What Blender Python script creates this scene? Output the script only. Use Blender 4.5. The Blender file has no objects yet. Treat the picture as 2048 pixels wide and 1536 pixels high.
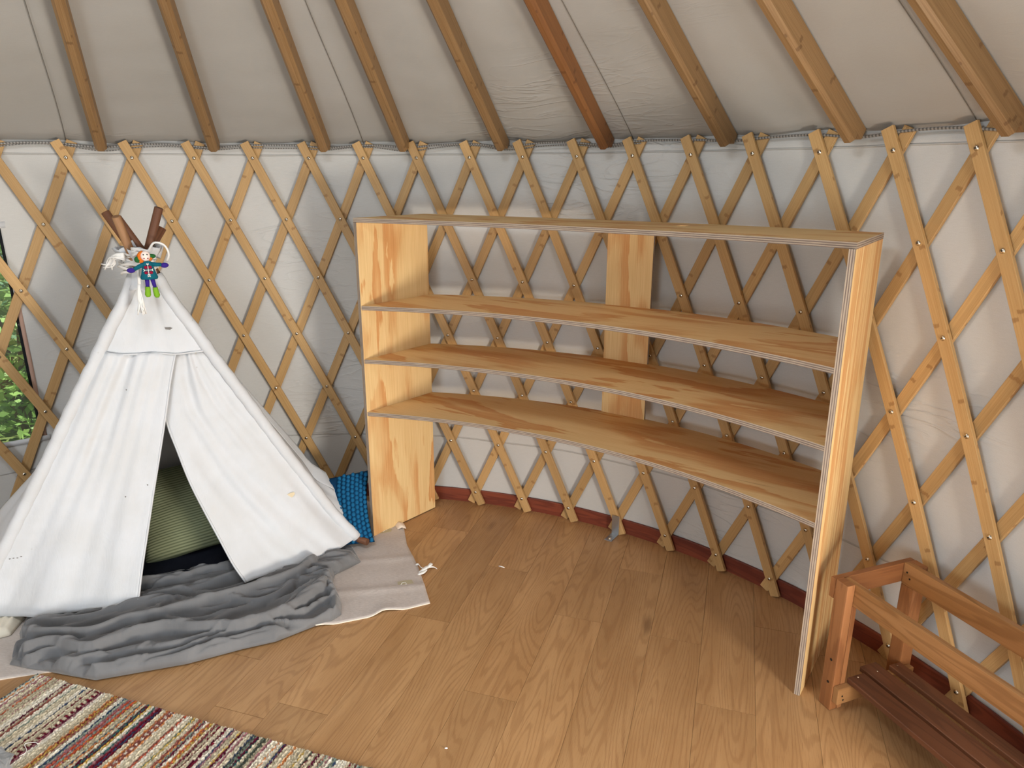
import bpy, bmesh, math, random
import numpy as np
from mathutils import Vector, Matrix, noise as mnoise

random.seed(7)
R = math.radians
SC = bpy.context.scene
COL = SC.collection

# ------------------------------------------------------------------ camera, world, lights, exposure
cam_d = bpy.data.cameras.new('camera')
cam = bpy.data.objects.new('camera', cam_d)
COL.objects.link(cam)
cam.location = (0.789, -1.034, 1.612)
cam.rotation_euler = (R(90 - 16.675), R(0.096), 0)
cam_d.sensor_width = 36
cam_d.lens = 24.862
cam_d.clip_start = 0.02
SC.camera = cam

SC.view_settings.view_transform = 'Standard'
SC.view_settings.look = 'None'
SC.view_settings.exposure = 0.48
SC.view_settings.gamma = 1
SC.view_settings.use_curve_mapping = False

W = bpy.data.worlds.new('sky')
SC.world = W
W.use_nodes = True
_nt = W.node_tree
_nt.nodes.clear()
_o = _nt.nodes.new('ShaderNodeOutputWorld')
_b = _nt.nodes.new('ShaderNodeBackground')
_s = _nt.nodes.new('ShaderNodeTexSky')
_s.sky_type = 'HOSEK_WILKIE'
_s.sun_direction = Vector((-0.5, -0.56, 0.66)).normalized()
_s.turbidity = 3
_nt.links.new(_s.outputs[0], _b.inputs[0])
_nt.links.new(_b.outputs[0], _o.inputs[0])
_b.inputs[1].default_value = 1.0


def light(name, kind, loc, direction, energy, color, size=None, size_y=None, spread=None):
    d = bpy.data.lights.new(name, kind)
    d.energy = energy
    d.color = color
    if kind == 'AREA':
        d.shape = 'RECTANGLE'
        d.size, d.size_y = size, size_y or size
        if spread:
            d.spread = R(spread)
    o = bpy.data.objects.new(name, d)
    COL.objects.link(o)
    o.location = loc
    o.rotation_euler = Vector(direction).to_track_quat('-Z', 'Y').to_euler()
    return o


sun = light('sun', 'SUN', (0, 0, 8), (0.5, 0.56, -0.66), 7.0, (1.0, 0.95, 0.87))
sun.data.angle = R(0.6)
DOOR_A = R(-19)            # the open door stands on the right, out of view
da = Vector((math.cos(DOOR_A), math.sin(DOOR_A), 0))
# daylight entering by the door: sunlit ground from below, sky from above
light('door_daylight_low', 'AREA', da * 2.50 + Vector((0, 0, 0.36)), -da, 76, (1.0, 0.92, 0.81), 0.95, 0.55)
light('door_daylight_high', 'AREA', da * 2.50 + Vector((0, 0, 1.30)), -da + Vector((0, 0, -0.25)), 20, (0.80, 0.90, 1.0), 0.95, 0.7)
# skylight in the crown of the roof
light('crown_daylight', 'AREA', (0, 0, 2.93), (0, 0, -1), 18, (0.84, 0.92, 1.0), 0.75)
# window behind the photographer
wa = Vector((math.cos(R(-112)), math.sin(R(-112)), 0))
light('window_daylight', 'AREA', wa * 2.30 + Vector((0, 0, 1.0)), -wa, 28, (0.78, 0.89, 1.0), 1.2, 0.9)


# ------------------------------------------------------------------ node helpers
def S(r, g, b):
    """sRGB 0-255 to linear"""
    f = lambda c: (c / 255 / 12.92) if c / 255 <= .04045 else ((c / 255 + .055) / 1.055) ** 2.4
    return (f(r), f(g), f(b), 1)


class NT:
    def __init__(self, name, rough=0.6, spec=0.3):
        self.m = bpy.data.materials.new(name)
        self.m.use_nodes = True
        self.t = self.m.node_tree
        self.b = self.t.nodes['Principled BSDF']
        self.out = self.t.nodes['Material Output']
        self.b.inputs['Roughness'].default_value = rough
        self.b.inputs['Specular IOR Level'].default_value = spec

    def put(self, sock, v):
        if isinstance(v, bpy.types.NodeSocket):
            self.t.links.new(v, sock)
        else:
            sock.default_value = v

    def n(self, typ, ins=None, out=0, **kw):
        nd = self.t.nodes.new('ShaderNode' + typ)
        for k, v in kw.items():
            setattr(nd, k, v)
        for k, v in (ins or {}).items():
            self.put(nd.inputs[k], v)
        return nd.outputs[out]

    def math(self, op, a, b=0.0, c=0.0):
        return self.n('Math', {0: a, 1: b, 2: c}, operation=op)

    def uv(self):
        return self.n('TexCoord', out='UV')

    def obj(self):
        return self.n('TexCoord', out='Object')

    def rnd(self):
        return self.n('ObjectInfo', out='Random')

    def xyz(self, v):
        nd = self.t.nodes.new('ShaderNodeSeparateXYZ')
        self.t.links.new(v, nd.inputs[0])
        return nd.outputs

    def vec(self, x, y, z=0.0):
        return self.n('CombineXYZ', {0: x, 1: y, 2: z})

    def scale(self, v, s):
        return self.n('VectorMath', {0: v, 1: s}, operation='MULTIPLY')

    def add(self, v, s):
        return self.n('VectorMath', {0: v, 1: s}, operation='ADD')

    def noise(self, v, scale=1.0, detail=3, rough=.55, dist=0.0):
        return self.n('TexNoise', {'Vector': v, 'Scale': scale, 'Detail': detail, 'Roughness': rough, 'Distortion': dist})

    def ramp(self, f, stops, mode='LINEAR'):
        nd = self.t.nodes.new('ShaderNodeValToRGB')
        nd.color_ramp.interpolation = mode
        el = nd.color_ramp.elements
        while len(el) < len(stops):
            el.new(0.5)
        for e, (p, c) in zip(el, stops):
            e.position = p
            e.color = c if len(c) == 4 else (*c, 1)
        self.t.links.new(f, nd.inputs[0])
        return nd.outputs[0]

    def step(self, f, a, b):
        return self.n('MapRange', {0: f, 1: a, 2: b, 3: 0.0, 4: 1.0}, interpolation_type='SMOOTHSTEP')

    def mix(self, f, a, b, mode='MIX'):
        nd = self.t.nodes.new('ShaderNodeMix')
        nd.data_type = 'RGBA'
        nd.blend_type = mode
        self.put(nd.inputs[0], f)
        self.put(nd.inputs[6], a)
        self.put(nd.inputs[7], b)
        return nd.outputs[2]

    def color(self, c):
        self.put(self.b.inputs['Base Color'], c)

    def bump(self, h, strength=.3, dist=.002):
        self.put(self.b.inputs['Normal'], self.n('Bump', {'Height': h, 'Strength': strength, 'Distance': dist}))


def plain(name, c, rough=.6, spec=.3, metal=0.0):
    k = NT(name, rough, spec)
    k.color(c)
    k.b.inputs['Metallic'].default_value = metal
    return k.m


def bamboo(name, c1, c2, cnode, strip=.019):
    k = NT(name, .5, .3)
    x, y, _ = k.xyz(k.uv())
    r = k.rnd()
    sid = k.math('FLOOR', k.math('DIVIDE', y, strip))
    off = k.n('TexWhiteNoise', {'Vector': k.vec(sid, k.math('MULTIPLY', r, 91.7), 3.1)}, noise_dimensions='3D')
    u = k.math('ADD', k.math('DIVIDE', x, .47), k.math('MULTIPLY', off, 9.3))
    fr = k.math('FRACT', u)
    wob = k.noise(k.vec(k.math('MULTIPLY', x, 20), k.math('MULTIPLY', y, 160), r), 1, 2)
    fr2 = k.math('ADD', fr, k.math('MULTIPLY', k.math('SUBTRACT', wob, .5), .03))
    mark = k.math('SUBTRACT', 1.0, k.step(k.math('ABSOLUTE', k.math('SUBTRACT', fr2, .5)), .007, .017))
    grain = k.noise(k.vec(k.math('MULTIPLY', x, 5), k.math('MULTIPLY', y, 420), k.math('MULTIPLY', r, 50)), 1, 4, .6)
    base = k.mix(k.step(grain, .3, .7), c1, c2)
    tone = k.math('ADD', .80, k.math('MULTIPLY', k.math('ADD', k.math('MULTIPLY', r, .7), k.math('MULTIPLY', off, .3)), .36))
    base = k.mix(1.0, base, k.vec(tone, tone, tone), 'MULTIPLY')
    k.color(k.mix(k.math('MULTIPLY', mark, .5), base, cnode))
    k.bump(grain, .12, .001)
    return k.m


M_BAMBOO = bamboo('bamboo', S(178, 140, 90), S(192, 156, 106), S(126, 84, 46))
M_RAFTER = bamboo('rafter_bamboo', S(128, 98, 64), S(146, 116, 80), S(88, 60, 36), .021)


def plywood(name='pine_plywood', fx=1.25, fy=5.2, nb=4.2):
    k = NT(name, .62, .25)
    x, y, _ = k.xyz(k.uv())
    r = k.math('MULTIPLY', k.rnd(), 37.0)
    jag = k.noise(k.vec(k.math('MULTIPLY', x, 8), k.math('MULTIPLY', y, 60), r), 1, 3, .6)
    field = k.noise(k.vec(k.math('MULTIPLY', x, fx), k.math('MULTIPLY', y, fy), r), 1, 2, .5, .35)
    f = k.math('ADD', field, k.math('MULTIPLY', k.math('SUBTRACT', jag, .5), .13))
    wave = k.math('FRACT', k.math('MULTIPLY', f, nb))
    patch = k.ramp(wave, [(0, (0, 0, 0, 1)), (.40, (.12, .12, .12, 1)), (.60, (.75, .75, .75, 1)), (.90, (1, 1, 1, 1)), (.95, (.05, .05, .05, 1)), (1, (0, 0, 0, 1))])
    zone = k.step(k.noise(k.vec(k.math('MULTIPLY', x, 1.7), k.math('MULTIPLY', y, 6.5), k.math('ADD', r, 17)), 1, 2, .5), .30, .46)
    patch = k.math('MULTIPLY', patch, zone)
    fine = k.noise(k.vec(k.math('MULTIPLY', x, 4), k.math('MULTIPLY', y, 330), r), 1, 3)
    a = k.mix(k.step(fine, .3, .75), S(226, 195, 142), S(214, 180, 124))
    b = k.mix(k.step(fine, .3, .75), S(206, 152, 94), S(190, 130, 76))
    c = k.mix(k.math('MULTIPLY', patch, .92), a, b)
    split = k.math('SUBTRACT', 1, k.step(k.noise(k.vec(k.math('MULTIPLY', x, 2.2), k.math('MULTIPLY', y, 75), k.math('ADD', r, 5)), 1, 1), .2, .26))
    k.color(k.mix(k.math('MULTIPLY', split, .35), c, S(120, 72, 36)))
    k.bump(fine, .1, .001)
    return k.m


def ply_edge():
    k = NT('plywood_edge', .8, .2)
    x, y, _ = k.xyz(k.uv())
    n1 = k.noise(k.vec(k.math('MULTIPLY', x, 14), k.math('MULTIPLY', y, 900), 1.0), 1, 4, .7)
    lay = k.math('FRACT', k.math('MULTIPLY', y, 1 / .0062))
    f = k.math('ADD', k.math('MULTIPLY', lay, .5), k.math('MULTIPLY', n1, .6))
    k.color(k.ramp(f, [(.15, S(72, 60, 57)), (.42, S(130, 114, 104)), (.62, S(184, 168, 148)), (.8, S(108, 94, 88))]))
    k.bump(n1, .5, .002)
    return k.m


M_PLY = plywood()
M_PLY_STRAIGHT = plywood('straight_grain_plywood', .35, 17, 3.4)
M_PLYEDGE = ply_edge()


def oak():
    k = NT('oak_plank', .42, .35)
    x, y, _ = k.xyz(k.uv())
    r = k.rnd()
    r9 = k.math('MULTIPLY', r, 83.0)
    fld = k.noise(k.vec(k.math('MULTIPLY', x, .75), k.math('MULTIPLY', y, 6.0), r9), 1, 2, .4, .15)
    jit = k.noise(k.vec(k.math('MULTIPLY', x, 9), k.math('MULTIPLY', y, 90), r9), 1, 3)
    rings = k.math('SINE', k.math('ADD', k.math('MULTIPLY', fld, 190), k.math('MULTIPLY', jit, 2.6)))
    rings = k.step(rings, .1, 1.0)
    pores = k.step(k.noise(k.vec(k.math('MULTIPLY', x, 16), k.math('MULTIPLY', y, 520), r9), 1, 3, .6), .52, .75)
    blot = k.noise(k.vec(k.math('MULTIPLY', x, 2.2), k.math('MULTIPLY', y, 9), k.math('ADD', r9, 9)), 1, 3)
    base = k.mix(k.step(blot, .3, .7), S(168, 127, 84), S(184, 143, 98))
    tone = k.math('ADD', .88, k.math('MULTIPLY', r, .22))
    base = k.mix(1.0, base, k.vec(tone, tone, tone), 'MULTIPLY')
    c = k.mix(k.math('MULTIPLY', rings, .28), base, S(126, 84, 50))
    c = k.mix(k.math('MULTIPLY', pores, .45), c, S(118, 78, 46))
    vx = k.n('TexVoronoi', {'Vector': k.vec(k.math('MULTIPLY', x, 1.9), k.math('MULTIPLY', y, 6.2), r9), 'Scale': 1.0}, out='Distance')
    kn = k.math('ADD', vx, k.math('MULTIPLY', k.math('SUBTRACT', jit, .5), .14))
    knot = k.math('SUBTRACT', 1, k.step(kn, .03, .17))
    c = k.mix(k.math('MULTIPLY', knot, .55), c, S(82, 50, 28))
    k.color(c)
    k.put(k.b.inputs['Roughness'], k.math('ADD', .38, k.math('MULTIPLY', pores, .2)))
    k.bump(k.math('ADD', pores, k.math('MULTIPLY', rings, .3)), .08, .001)
    return k.m


M_OAK = oak()


def canvas(name, c1, c2, wscale=9.0, wstr=.25, seams=()):
    """off-white cloth; UV in metres; creases as fine relief"""
    k = NT(name, .85, .12)
    uv = k.uv()
    x, y, _ = k.xyz(uv)
    weave = k.noise(k.vec(k.math('MULTIPLY', x, 420), k.math('MULTIPLY', y, 420)), 1, 2, .7)
    thr = k.noise(k.vec(k.math('MULTIPLY', x, 30), k.math('MULTIPLY', y, 900)), 1, 2, .7)
    mott = k.noise(uv, 1.3, 4)
    c = k.mix(k.step(mott, .3, .7), c1, c2)
    c = k.mix(k.math('MULTIPLY', k.step(k.math('ADD', weave, thr), .75, 1.3), .18), c, S(150, 142, 132))
    wr = k.noise(k.vec(k.math('MULTIPLY', x, wscale * .55), k.math('MULTIPLY', y, wscale * 2.0)), 1, 3, .5, 1.4)
    ridge = k.math('POWER', k.math('SUBTRACT', 1, k.math('MULTIPLY', k.math('ABSOLUTE', k.math('SUBTRACT', wr, .5)), 7), ), 3.0)
    ridge = k.math('MAXIMUM', ridge, 0.0)
    soft = k.noise(uv, 2.6, 2)
    amt = k.step(k.noise(uv, .9, 2), .48, .68)
    h = k.math('ADD', k.math('MULTIPLY', k.math('MULTIPLY', ridge, amt), .5), k.math('MULTIPLY', soft, 3.0))
    for s in seams:
        d = k.math('ABSOLUTE', k.math('SUBTRACT', y, k.math('ADD', s, k.math('MULTIPLY', soft, .012))))
        ln = k.math('SUBTRACT', 1, k.step(d, .0015, .004))
        h = k.math('ADD', h, ln)
        c = k.mix(k.math('MULTIPLY', ln, .25), c, S(120, 112, 100))
    k.color(c)
    b1 = k.n('Bump', {'Height': weave, 'Strength': .12, 'Distance': .001})
    b2 = k.n('Bump', {'Height': h, 'Strength': wstr, 'Distance': .012, 'Normal': b1})
    k.put(k.b.inputs['Normal'], b2)
    return k.m


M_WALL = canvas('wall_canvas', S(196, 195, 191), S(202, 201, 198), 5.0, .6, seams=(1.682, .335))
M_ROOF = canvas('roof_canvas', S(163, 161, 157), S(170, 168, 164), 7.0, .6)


def cloth(name, c1, c2, rough=.9, bs=.25, translucent=0.0, fine=500, stains=None):
    k = NT(name, rough, .1)
    uv = k.uv()
    x, y, _ = k.xyz(uv)
    w = k.noise(k.vec(k.math('MULTIPLY', x, fine), k.math('MULTIPLY', y, fine)), 1, 2, .7)
    m = k.noise(uv, 6, 4, .6)
    c = k.mix(k.step(m, .35, .65), c1, c2)
    if stains:
        st = k.step(k.noise(uv, 5.3, 3, .6), .66, .80)
        c = k.mix(k.math('MULTIPLY', st, .35), c, stains)
        sp = k.math('SUBTRACT', 1, k.step(k.n('TexVoronoi', {'Vector': uv, 'Scale': 9.0}, out='Distance'), .02, .045))
        c = k.mix(k.math('MULTIPLY', sp, .35), c, S(150, 140, 125))
    k.color(c)
    cr = k.noise(k.vec(k.math('MULTIPLY', x, 26), k.math('MULTIPLY', y, 9)), 1, 3, .6, .8)
    b1 = k.n('Bump', {'Height': w, 'Strength': .2, 'Distance': .001})
    b2 = k.n('Bump', {'Height': cr, 'Strength': bs, 'Distance': .008, 'Normal': b1})
    k.put(k.b.inputs['Normal'], b2)
    if translucent:
        tr = k.n('BsdfTranslucent', {'Color': c1})
        mx = k.n('MixShader', {0: translucent, 1: k.b.outputs[0], 2: tr})
        k.t.links.new(mx, k.out.inputs[0])
    return k.m


M_TENT = cloth('white_cotton', S(226, 228, 231), S(221, 222, 223), .9, .30, .18, 420, stains=S(214, 200, 176))
M_BLANKET = cloth('grey_jersey', S(116, 116, 117), S(109, 109, 110), .52, .22, 0, 700)
M_BLANKET.node_tree.nodes['Principled BSDF'].inputs['Sheen Weight'].default_value = .25
M_NAVY = cloth('navy_cloth', S(26, 28, 38), S(32, 34, 44))
M_CREAM = cloth('cream_cloth', S(226, 216, 194), S(234, 226, 208))
M_COTTON = cloth('white_cotton_cord', S(236, 234, 230), S(226, 222, 216), .9, .4)


def wood(name, c1, c2, dark, rough=.45, ring=30, knots=False):
    k = NT(name, rough, .35)
    x, y, _ = k.xyz(k.uv())
    r = k.math('MULTIPLY', k.rnd(), 61)
    f = k.noise(k.vec(k.math('MULTIPLY', x, 1.6), k.math('MULTIPLY', y, 14), r), 1, 3, .5, .4)
    fine = k.noise(k.vec(k.math('MULTIPLY', x, 7), k.math('MULTIPLY', y, 500), r), 1, 3)
    s = k.step(k.math('SINE', k.math('MULTIPLY', f, ring)), .3, 1.0)
    c = k.mix(k.step(f, .35, .65), c1, c2)
    c = k.mix(k.math('MULTIPLY', s, .38), c, dark)
    c = k.mix(k.math('MULTIPLY', k.step(fine, .5, .8), .3), c, dark)
    k.color(c)
    k.bump(fine, .1, .001)
    return k.m


M_BENCH = wood('oiled_red_wood', S(146, 96, 58), S(162, 112, 72), S(104, 62, 38))
M_RAIL = wood('oiled_rail_wood', S(154, 110, 66), S(168, 124, 80), S(110, 72, 40))
M_SLAT = wood('dark_slat_wood', S(104, 64, 42), S(114, 72, 48), S(70, 42, 28), .5)
M_JAR = wood('red_baseboard_wood', S(132, 66, 44), S(112, 52, 36), S(72, 30, 22), .5, 40)
M_POLE = wood('pole_wood', S(118, 78, 54), S(104, 68, 48), S(70, 42, 28), .6, 26)
M_POLE_LIT = wood('lit_pole_wood', S(162, 122, 86), S(150, 110, 76), S(104, 70, 46), .6, 26)  # same pole wood, with light on the forward-leaning pole put into the colour
M_CHROME = plain('bolt_steel', S(214, 206, 190), .22, .5, 1.0)
M_WHITE = plain('white_thread', S(238, 236, 230), .8)
M_DARK = plain('dark_hole', S(34, 26, 20), .8)
M_ZINC = plain('zinc_plate', S(188, 194, 200), .35, .5, 1.0)


def cable_mat():
    k = NT('steel_cable', .45, .4)
    x, y, _ = k.xyz(k.uv())
    tw = k.math('FRACT', k.math('ADD', k.math('MULTIPLY', x, 90), k.math('MULTIPLY', y, 3)))
    k.color(k.ramp(tw, [(0, S(84, 82, 80)), (.5, S(176, 172, 166)), (1, S(84, 82, 80))]))
    k.b.inputs['Metallic'].default_value = .35
    k.bump(tw, .6, .002)
    return k.m


M_CABLE = cable_mat()


def felt_mat():
    k = NT('grey_felt', .95, .05)
    uv = k.uv()
    x, y, _ = k.xyz(uv)
    a = k.noise(k.vec(k.math('MULTIPLY', x, 60), k.math('MULTIPLY', y, 260)), 1, 4, .7)
    b = k.noise(uv, 7, 4)
    c = k.mix(k.step(a, .3, .7), S(188, 178, 171), S(208, 199, 192))
    c = k.mix(k.math('MULTIPLY', k.step(b, .4, .7), .3), c, S(172, 160, 153))
    fl = k.math('SUBTRACT', 1, k.step(k.n('TexVoronoi', {'Vector': k.vec(k.math('MULTIPLY', x, 70), k.math('MULTIPLY', y, 140))}, out='Distance'), .05, .2))
    c = k.mix(k.math('MULTIPLY', fl, .5), c, S(230, 224, 216))
    k.color(c)
    k.bump(k.math('ADD', a, b), .35, .003)
    return k.m


M_FELT = felt_mat()
M_FELTEDGE = plain('felt_edge', S(232, 216, 198), .95, .05)


# ------------------------------------------------------------------ geometry helpers
class MB:
    def __init__(self):
        self.v, self.f, self.uv, self.mi, self.sm = [], [], [], [], []

    def face(self, pts, uvs=None, mi=0, smooth=False):
        i = len(self.v)
        self.v += [tuple(p) for p in pts]
        self.f.append(tuple(range(i, i + len(pts))))
        self.uv.append(uvs or [(0, 0)] * len(pts))
        self.mi.append(mi)
        self.sm.append(smooth)

    def grid(self, P, UV=None, mi=0, smooth=True, flip=False, closed=False):
        nr, nc = len(P), len(P[0])
        i0 = len(self.v)
        for row in P:
            self.v += [tuple(p) for p in row]
        for r in range(nr - 1):
            for c in range(nc if closed else nc - 1):
                c2 = (c + 1) % nc
                ids = [(r, c, c), (r, c2, c + 1), (r + 1, c2, c + 1), (r + 1, c, c)]
                if flip:
                    ids = ids[::-1]
                self.f.append(tuple(i0 + a * nc + b for a, b, _ in ids))
                if UV is None:
                    self.uv.append([(uc * .01, a * .01) for a, b, uc in ids])
                else:
                    self.uv.append([UV[a][min(uc, len(UV[a]) - 1)] for a, b, uc in ids])
                self.mi.append(mi)
                self.sm.append(smooth)

    def board(self, o, L, Wd, T, mi=0, mi_end=None, mi_side=None, uvo=(0, 0)):
        """box from corner o with edge vectors L (grain), Wd, T"""
        o, L, Wd, T = Vector(o), Vector(L), Vector(Wd), Vector(T)
        l, w, t = L.length, Wd.length, T.length
        if L.cross(Wd).dot(T) < 0:
            o = o + T
            T = -T
        a, b = uvo
        P = lambda i, j, k: o + L * i + Wd * j + T * k
        me = mi if mi_end is None else mi_end
        ms = mi if mi_side is None else mi_side
        self.face([P(0, 0, 1), P(1, 0, 1), P(1, 1, 1), P(0, 1, 1)], [(a, b), (a + l, b), (a + l, b + w), (a, b + w)], mi)
        self.face([P(0, 1, 0), P(1, 1, 0), P(1, 0, 0), P(0, 0, 0)], [(a, b + w), (a + l, b + w), (a + l, b), (a, b)], mi)
        self.face([P(0, 0, 0), P(1, 0, 0), P(1, 0, 1), P(0, 0, 1)], [(a, 0), (a + l, 0), (a + l, t), (a, t)], ms)
        self.face([P(0, 1, 1), P(1, 1, 1), P(1, 1, 0), P(0, 1, 0)], [(a, t), (a + l, t), (a + l, 0), (a, 0)], ms)
        self.face([P(1, 0, 0), P(1, 1, 0), P(1, 1, 1), P(1, 0, 1)], [(0, 0), (w, 0), (w, t), (0, t)], me)
        self.face([P(0, 0, 1), P(0, 1, 1), P(0, 1, 0), P(0, 0, 0)], [(0, t), (w, t), (w, 0), (0, 0)], me)

    def tube(self, pts, rad, n=8, mi=0, caps=True, ang=0.0):
        pts = [Vector(p) for p in pts]
        rr = rad if isinstance(rad, (list, tuple)) else [rad] * len(pts)
        rows, uvs = [], []
        ln = 0
        prev = None
        for i, p in enumerate(pts):
            t = (pts[min(i + 1, len(pts) - 1)] - pts[max(i - 1, 0)]).normalized()
            if prev is None:
                up = Vector((0, 0, 1)) if abs(t.z) < .9 else Vector((1, 0, 0))
                a = t.cross(up).normalized()
            else:
                a = (prev - t * prev.dot(t)).normalized()
            prev = a
            b = t.cross(a)
            if i:
                ln += (p - pts[i - 1]).length
            rows.append([p + (a * math.cos(2 * math.pi * k / n + ang) + b * math.sin(2 * math.pi * k / n + ang)) * rr[i] for k in range(n)])
            uvs.append([(ln, 2 * math.pi * max(rr) * k / n) for k in range(n + 1)])
        self.grid(rows, uvs, mi, closed=True)
        if caps:
            self.face(rows[0][::-1], [(k * .003, 0) for k in range(n)], mi)
            self.face(rows[-1], [(k * .003, 0) for k in range(n)], mi)

    def ellipsoid(self, c, r, nu=16, nv=10, mi=0, mat=None, p=1.0):
        rows = []
        for j in range(nv + 1):
            th = math.pi * j / nv
            row = []
            for i in range(nu):
                ph = 2 * math.pi * i / nu
                f = lambda x: math.copysign(abs(x) ** p, x)
                q = Vector((r[0] * f(math.sin(th)) * f(math.cos(ph)), r[1] * f(math.sin(th)) * f(math.sin(ph)), r[2] * f(math.cos(th))))
                if mat is not None:
                    q = mat @ q
                row.append(Vector(c) + q)
            rows.append(row)
        self.grid(rows, [[(i * .01, j * .01) for i in range(nu + 1)] for j in range(nv + 1)], mi, closed=True, flip=True)

    def mesh(self, name, mats, bevel=0.0, weld=True, seg=1):
        me = bpy.data.meshes.new(name)
        me.from_pydata(self.v, [], self.f)
        ul = me.uv_layers.new(name='UVMap')
        flat = [c for face in self.uv for uv in face for c in uv]
        ul.data.foreach_set('uv', flat)
        me.polygons.foreach_set('material_index', self.mi)
        me.polygons.foreach_set('use_smooth', self.sm)
        for m in (mats if isinstance(mats, (list, tuple)) else [mats]):
            me.materials.append(m)
        if weld or bevel:
            bm = bmesh.new()
            bm.from_mesh(me)
            bmesh.ops.remove_doubles(bm, verts=bm.verts, dist=1e-5)
            if bevel:
                ed = [e for e in bm.edges if len(e.link_faces) == 2 and e.calc_face_angle(0) > .5]
                bmesh.ops.bevel(bm, geom=ed, offset=bevel, segments=seg, profile=.7, affect='EDGES', clamp_overlap=True)
            bm.to_mesh(me)
            bm.free()
        me.update()
        return me

    def build(self, name, mats, parent=None, bevel=0.0, weld=True, loc=None, seg=1):
        return link(name, self.mesh(name, mats, bevel, weld, seg), parent, loc)


def link(name, me, parent=None, loc=None):
    o = bpy.data.objects.new(name, me)
    COL.objects.link(o)
    if parent is not None:
        o.parent = parent
    if loc is not None:
        o.location = loc
    return o


def tag(o, label, cat, group=None):
    o['label'] = label
    o['category'] = cat
    if group:
        o['group'] = group
    return o


def thing(name, label, cat, loc=(0, 0, 0), rz=0.0, group=None):
    o = bpy.data.objects.new(name, None)
    COL.objects.link(o)
    o.empty_display_size = .05
    o.location = loc
    o.rotation_euler = (0, 0, rz)
    return tag(o, label, cat, group)


def struct(o):
    o['kind'] = 'structure'
    return o


def stuff(o):
    o['kind'] = 'stuff'
    return o


def solid(o, th, off=0.0):
    m = o.modifiers.new('thickness', 'SOLIDIFY')
    m.thickness = th
    m.offset = off
    return o


def lerp(a, b, t):
    return a + (b - a) * t


def sstep(x, a, b):
    t = min(1, max(0, (x - a) / (b - a)))
    return t * t * (3 - 2 * t)


def resample(pts, n):
    P = np.array(pts, float)
    d = np.r_[0, np.cumsum(np.linalg.norm(np.diff(P, axis=0), axis=1))]
    s = np.linspace(0, d[-1], n)
    return np.stack([np.interp(s, d, P[:, k]) for k in range(P.shape[1])], 1)


def smooth_line(pts, n):
    """Catmull-Rom through pts, resampled to n points"""
    P = [Vector(p) for p in pts]
    P = [P[0] * 2 - P[1]] + P + [P[-1] * 2 - P[-2]]
    out = []
    for i in range(1, len(P) - 2):
        for k in range(8):
            t = k / 8
            a, b, c, d = P[i - 1], P[i], P[i + 1], P[i + 2]
            out.append(.5 * ((2 * b) + (c - a) * t + (2 * a - 5 * b + 4 * c - d) * t * t + (3 * b - 3 * c + d - a) * t ** 3))
    out.append(P[-2])
    return resample(out, n)


# ------------------------------------------------------------------ yurt dimensions
RB = 2.298                  # inner face of the lattice
RW = 2.336                  # canvas wall
TH0, DTH = 2.049423, 0.1062553
ZT, DZ = 1.673436, 0.2672132
SL = 0.685                  # roof slope
ZR = 1.741                  # roof edge height at the wall
PI = math.pi


def cyl(r, th, z):
    return Vector((r * math.cos(th), r * math.sin(th), z))


# ---- floor: planks laid at an angle, clipped to the circle
floor = struct(thing('floor', 'oak plank floor of the round tent', 'floor'))
del floor['category']
del floor['label']
sb = MB()
sb.face([cyl(2.42, 2 * PI * k / 64, -.012) for k in range(64)])
sb.build('subfloor', plain('subfloor', S(110, 78, 52), .9), floor)
pa = R(72.3)
pu, pn = Vector((math.cos(pa), math.sin(pa), 0)), Vector((math.sin(pa), -math.cos(pa), 0))
porg = Vector((.96, 1.92, 0))
PWD, PLN, RF = .1805, 1.22, 2.35


def clip_circle(u0, u1, w0, w1):
    """plank rectangle (in u along, w across) clipped to the floor circle, as outline points"""
    ou, ow = porg.dot(pu), porg.dot(pn)
    lo, hi = [], []
    for k in range(9):
        w = lerp(w0, w1, k / 8)
        c = RF * RF - (w + ow) ** 2
        if c <= 0:
            continue
        c = math.sqrt(c)
        a, b = max(u0, -c - ou), min(u1, c - ou)
        if b - a > .004:
            lo.append((a, w))
            hi.append((b, w))
    return lo, hi


JO = {0: .131, 2: -.20, 1: .62, 3: -.62, 4: .3, -1: -.35, -2: .45, -3: -.1, 5: -.45}
for iw in range(-26, 14):
    w0 = iw * PWD
    ju = JO.get(iw, random.uniform(0, PLN))
    for iu in range(-5, 5):
        u1 = ju + iu * PLN
        u0 = u1 - PLN
        g = .0003
        lo, hi = clip_circle(u0 + g, u1 - g, w0 + g, w0 + PWD - g)
        if len(lo) < 2:
            continue
        pts = lo + hi[::-1]
        mid = sum((Vector((p[0], p[1], 0)) for p in pts), Vector()) / len(pts)
        q = [porg + pu * a + pn * w for a, w in pts]
        mb = MB()
        uv = [(a - u0, w - w0) for a, w in pts]
        e = [(v + (porg + pu * mid.x + pn * mid.y - v).normalized() * .0006) for v in q]
        mb.face(e, uv)
        n = len(q)
        for k in range(n):
            k2 = (k + 1) % n
            d = Vector((0, 0, -.008))
            mb.face([q[k] + d, q[k2] + d, e[k2], e[k]], [uv[k], uv[k2], uv[k2], uv[k]])
        o = mb.build('plank', M_OAK, floor)
        # winding: make the top face upward
        if o.data.polygons[0].normal.z < 0:
            o.data.flip_normals()

# ---- canvas wall with a window opening on the left, a door on the right and a window behind
WIN = (R(124.2), R(147), .482, 1.40)
DOR = (DOOR_A - R(10.6), DOOR_A + R(10.6), 0.0, 1.62)
WIN2 = (R(-127), R(-97), .52, 1.42)
OPEN = [WIN, DOR, WIN2]


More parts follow.
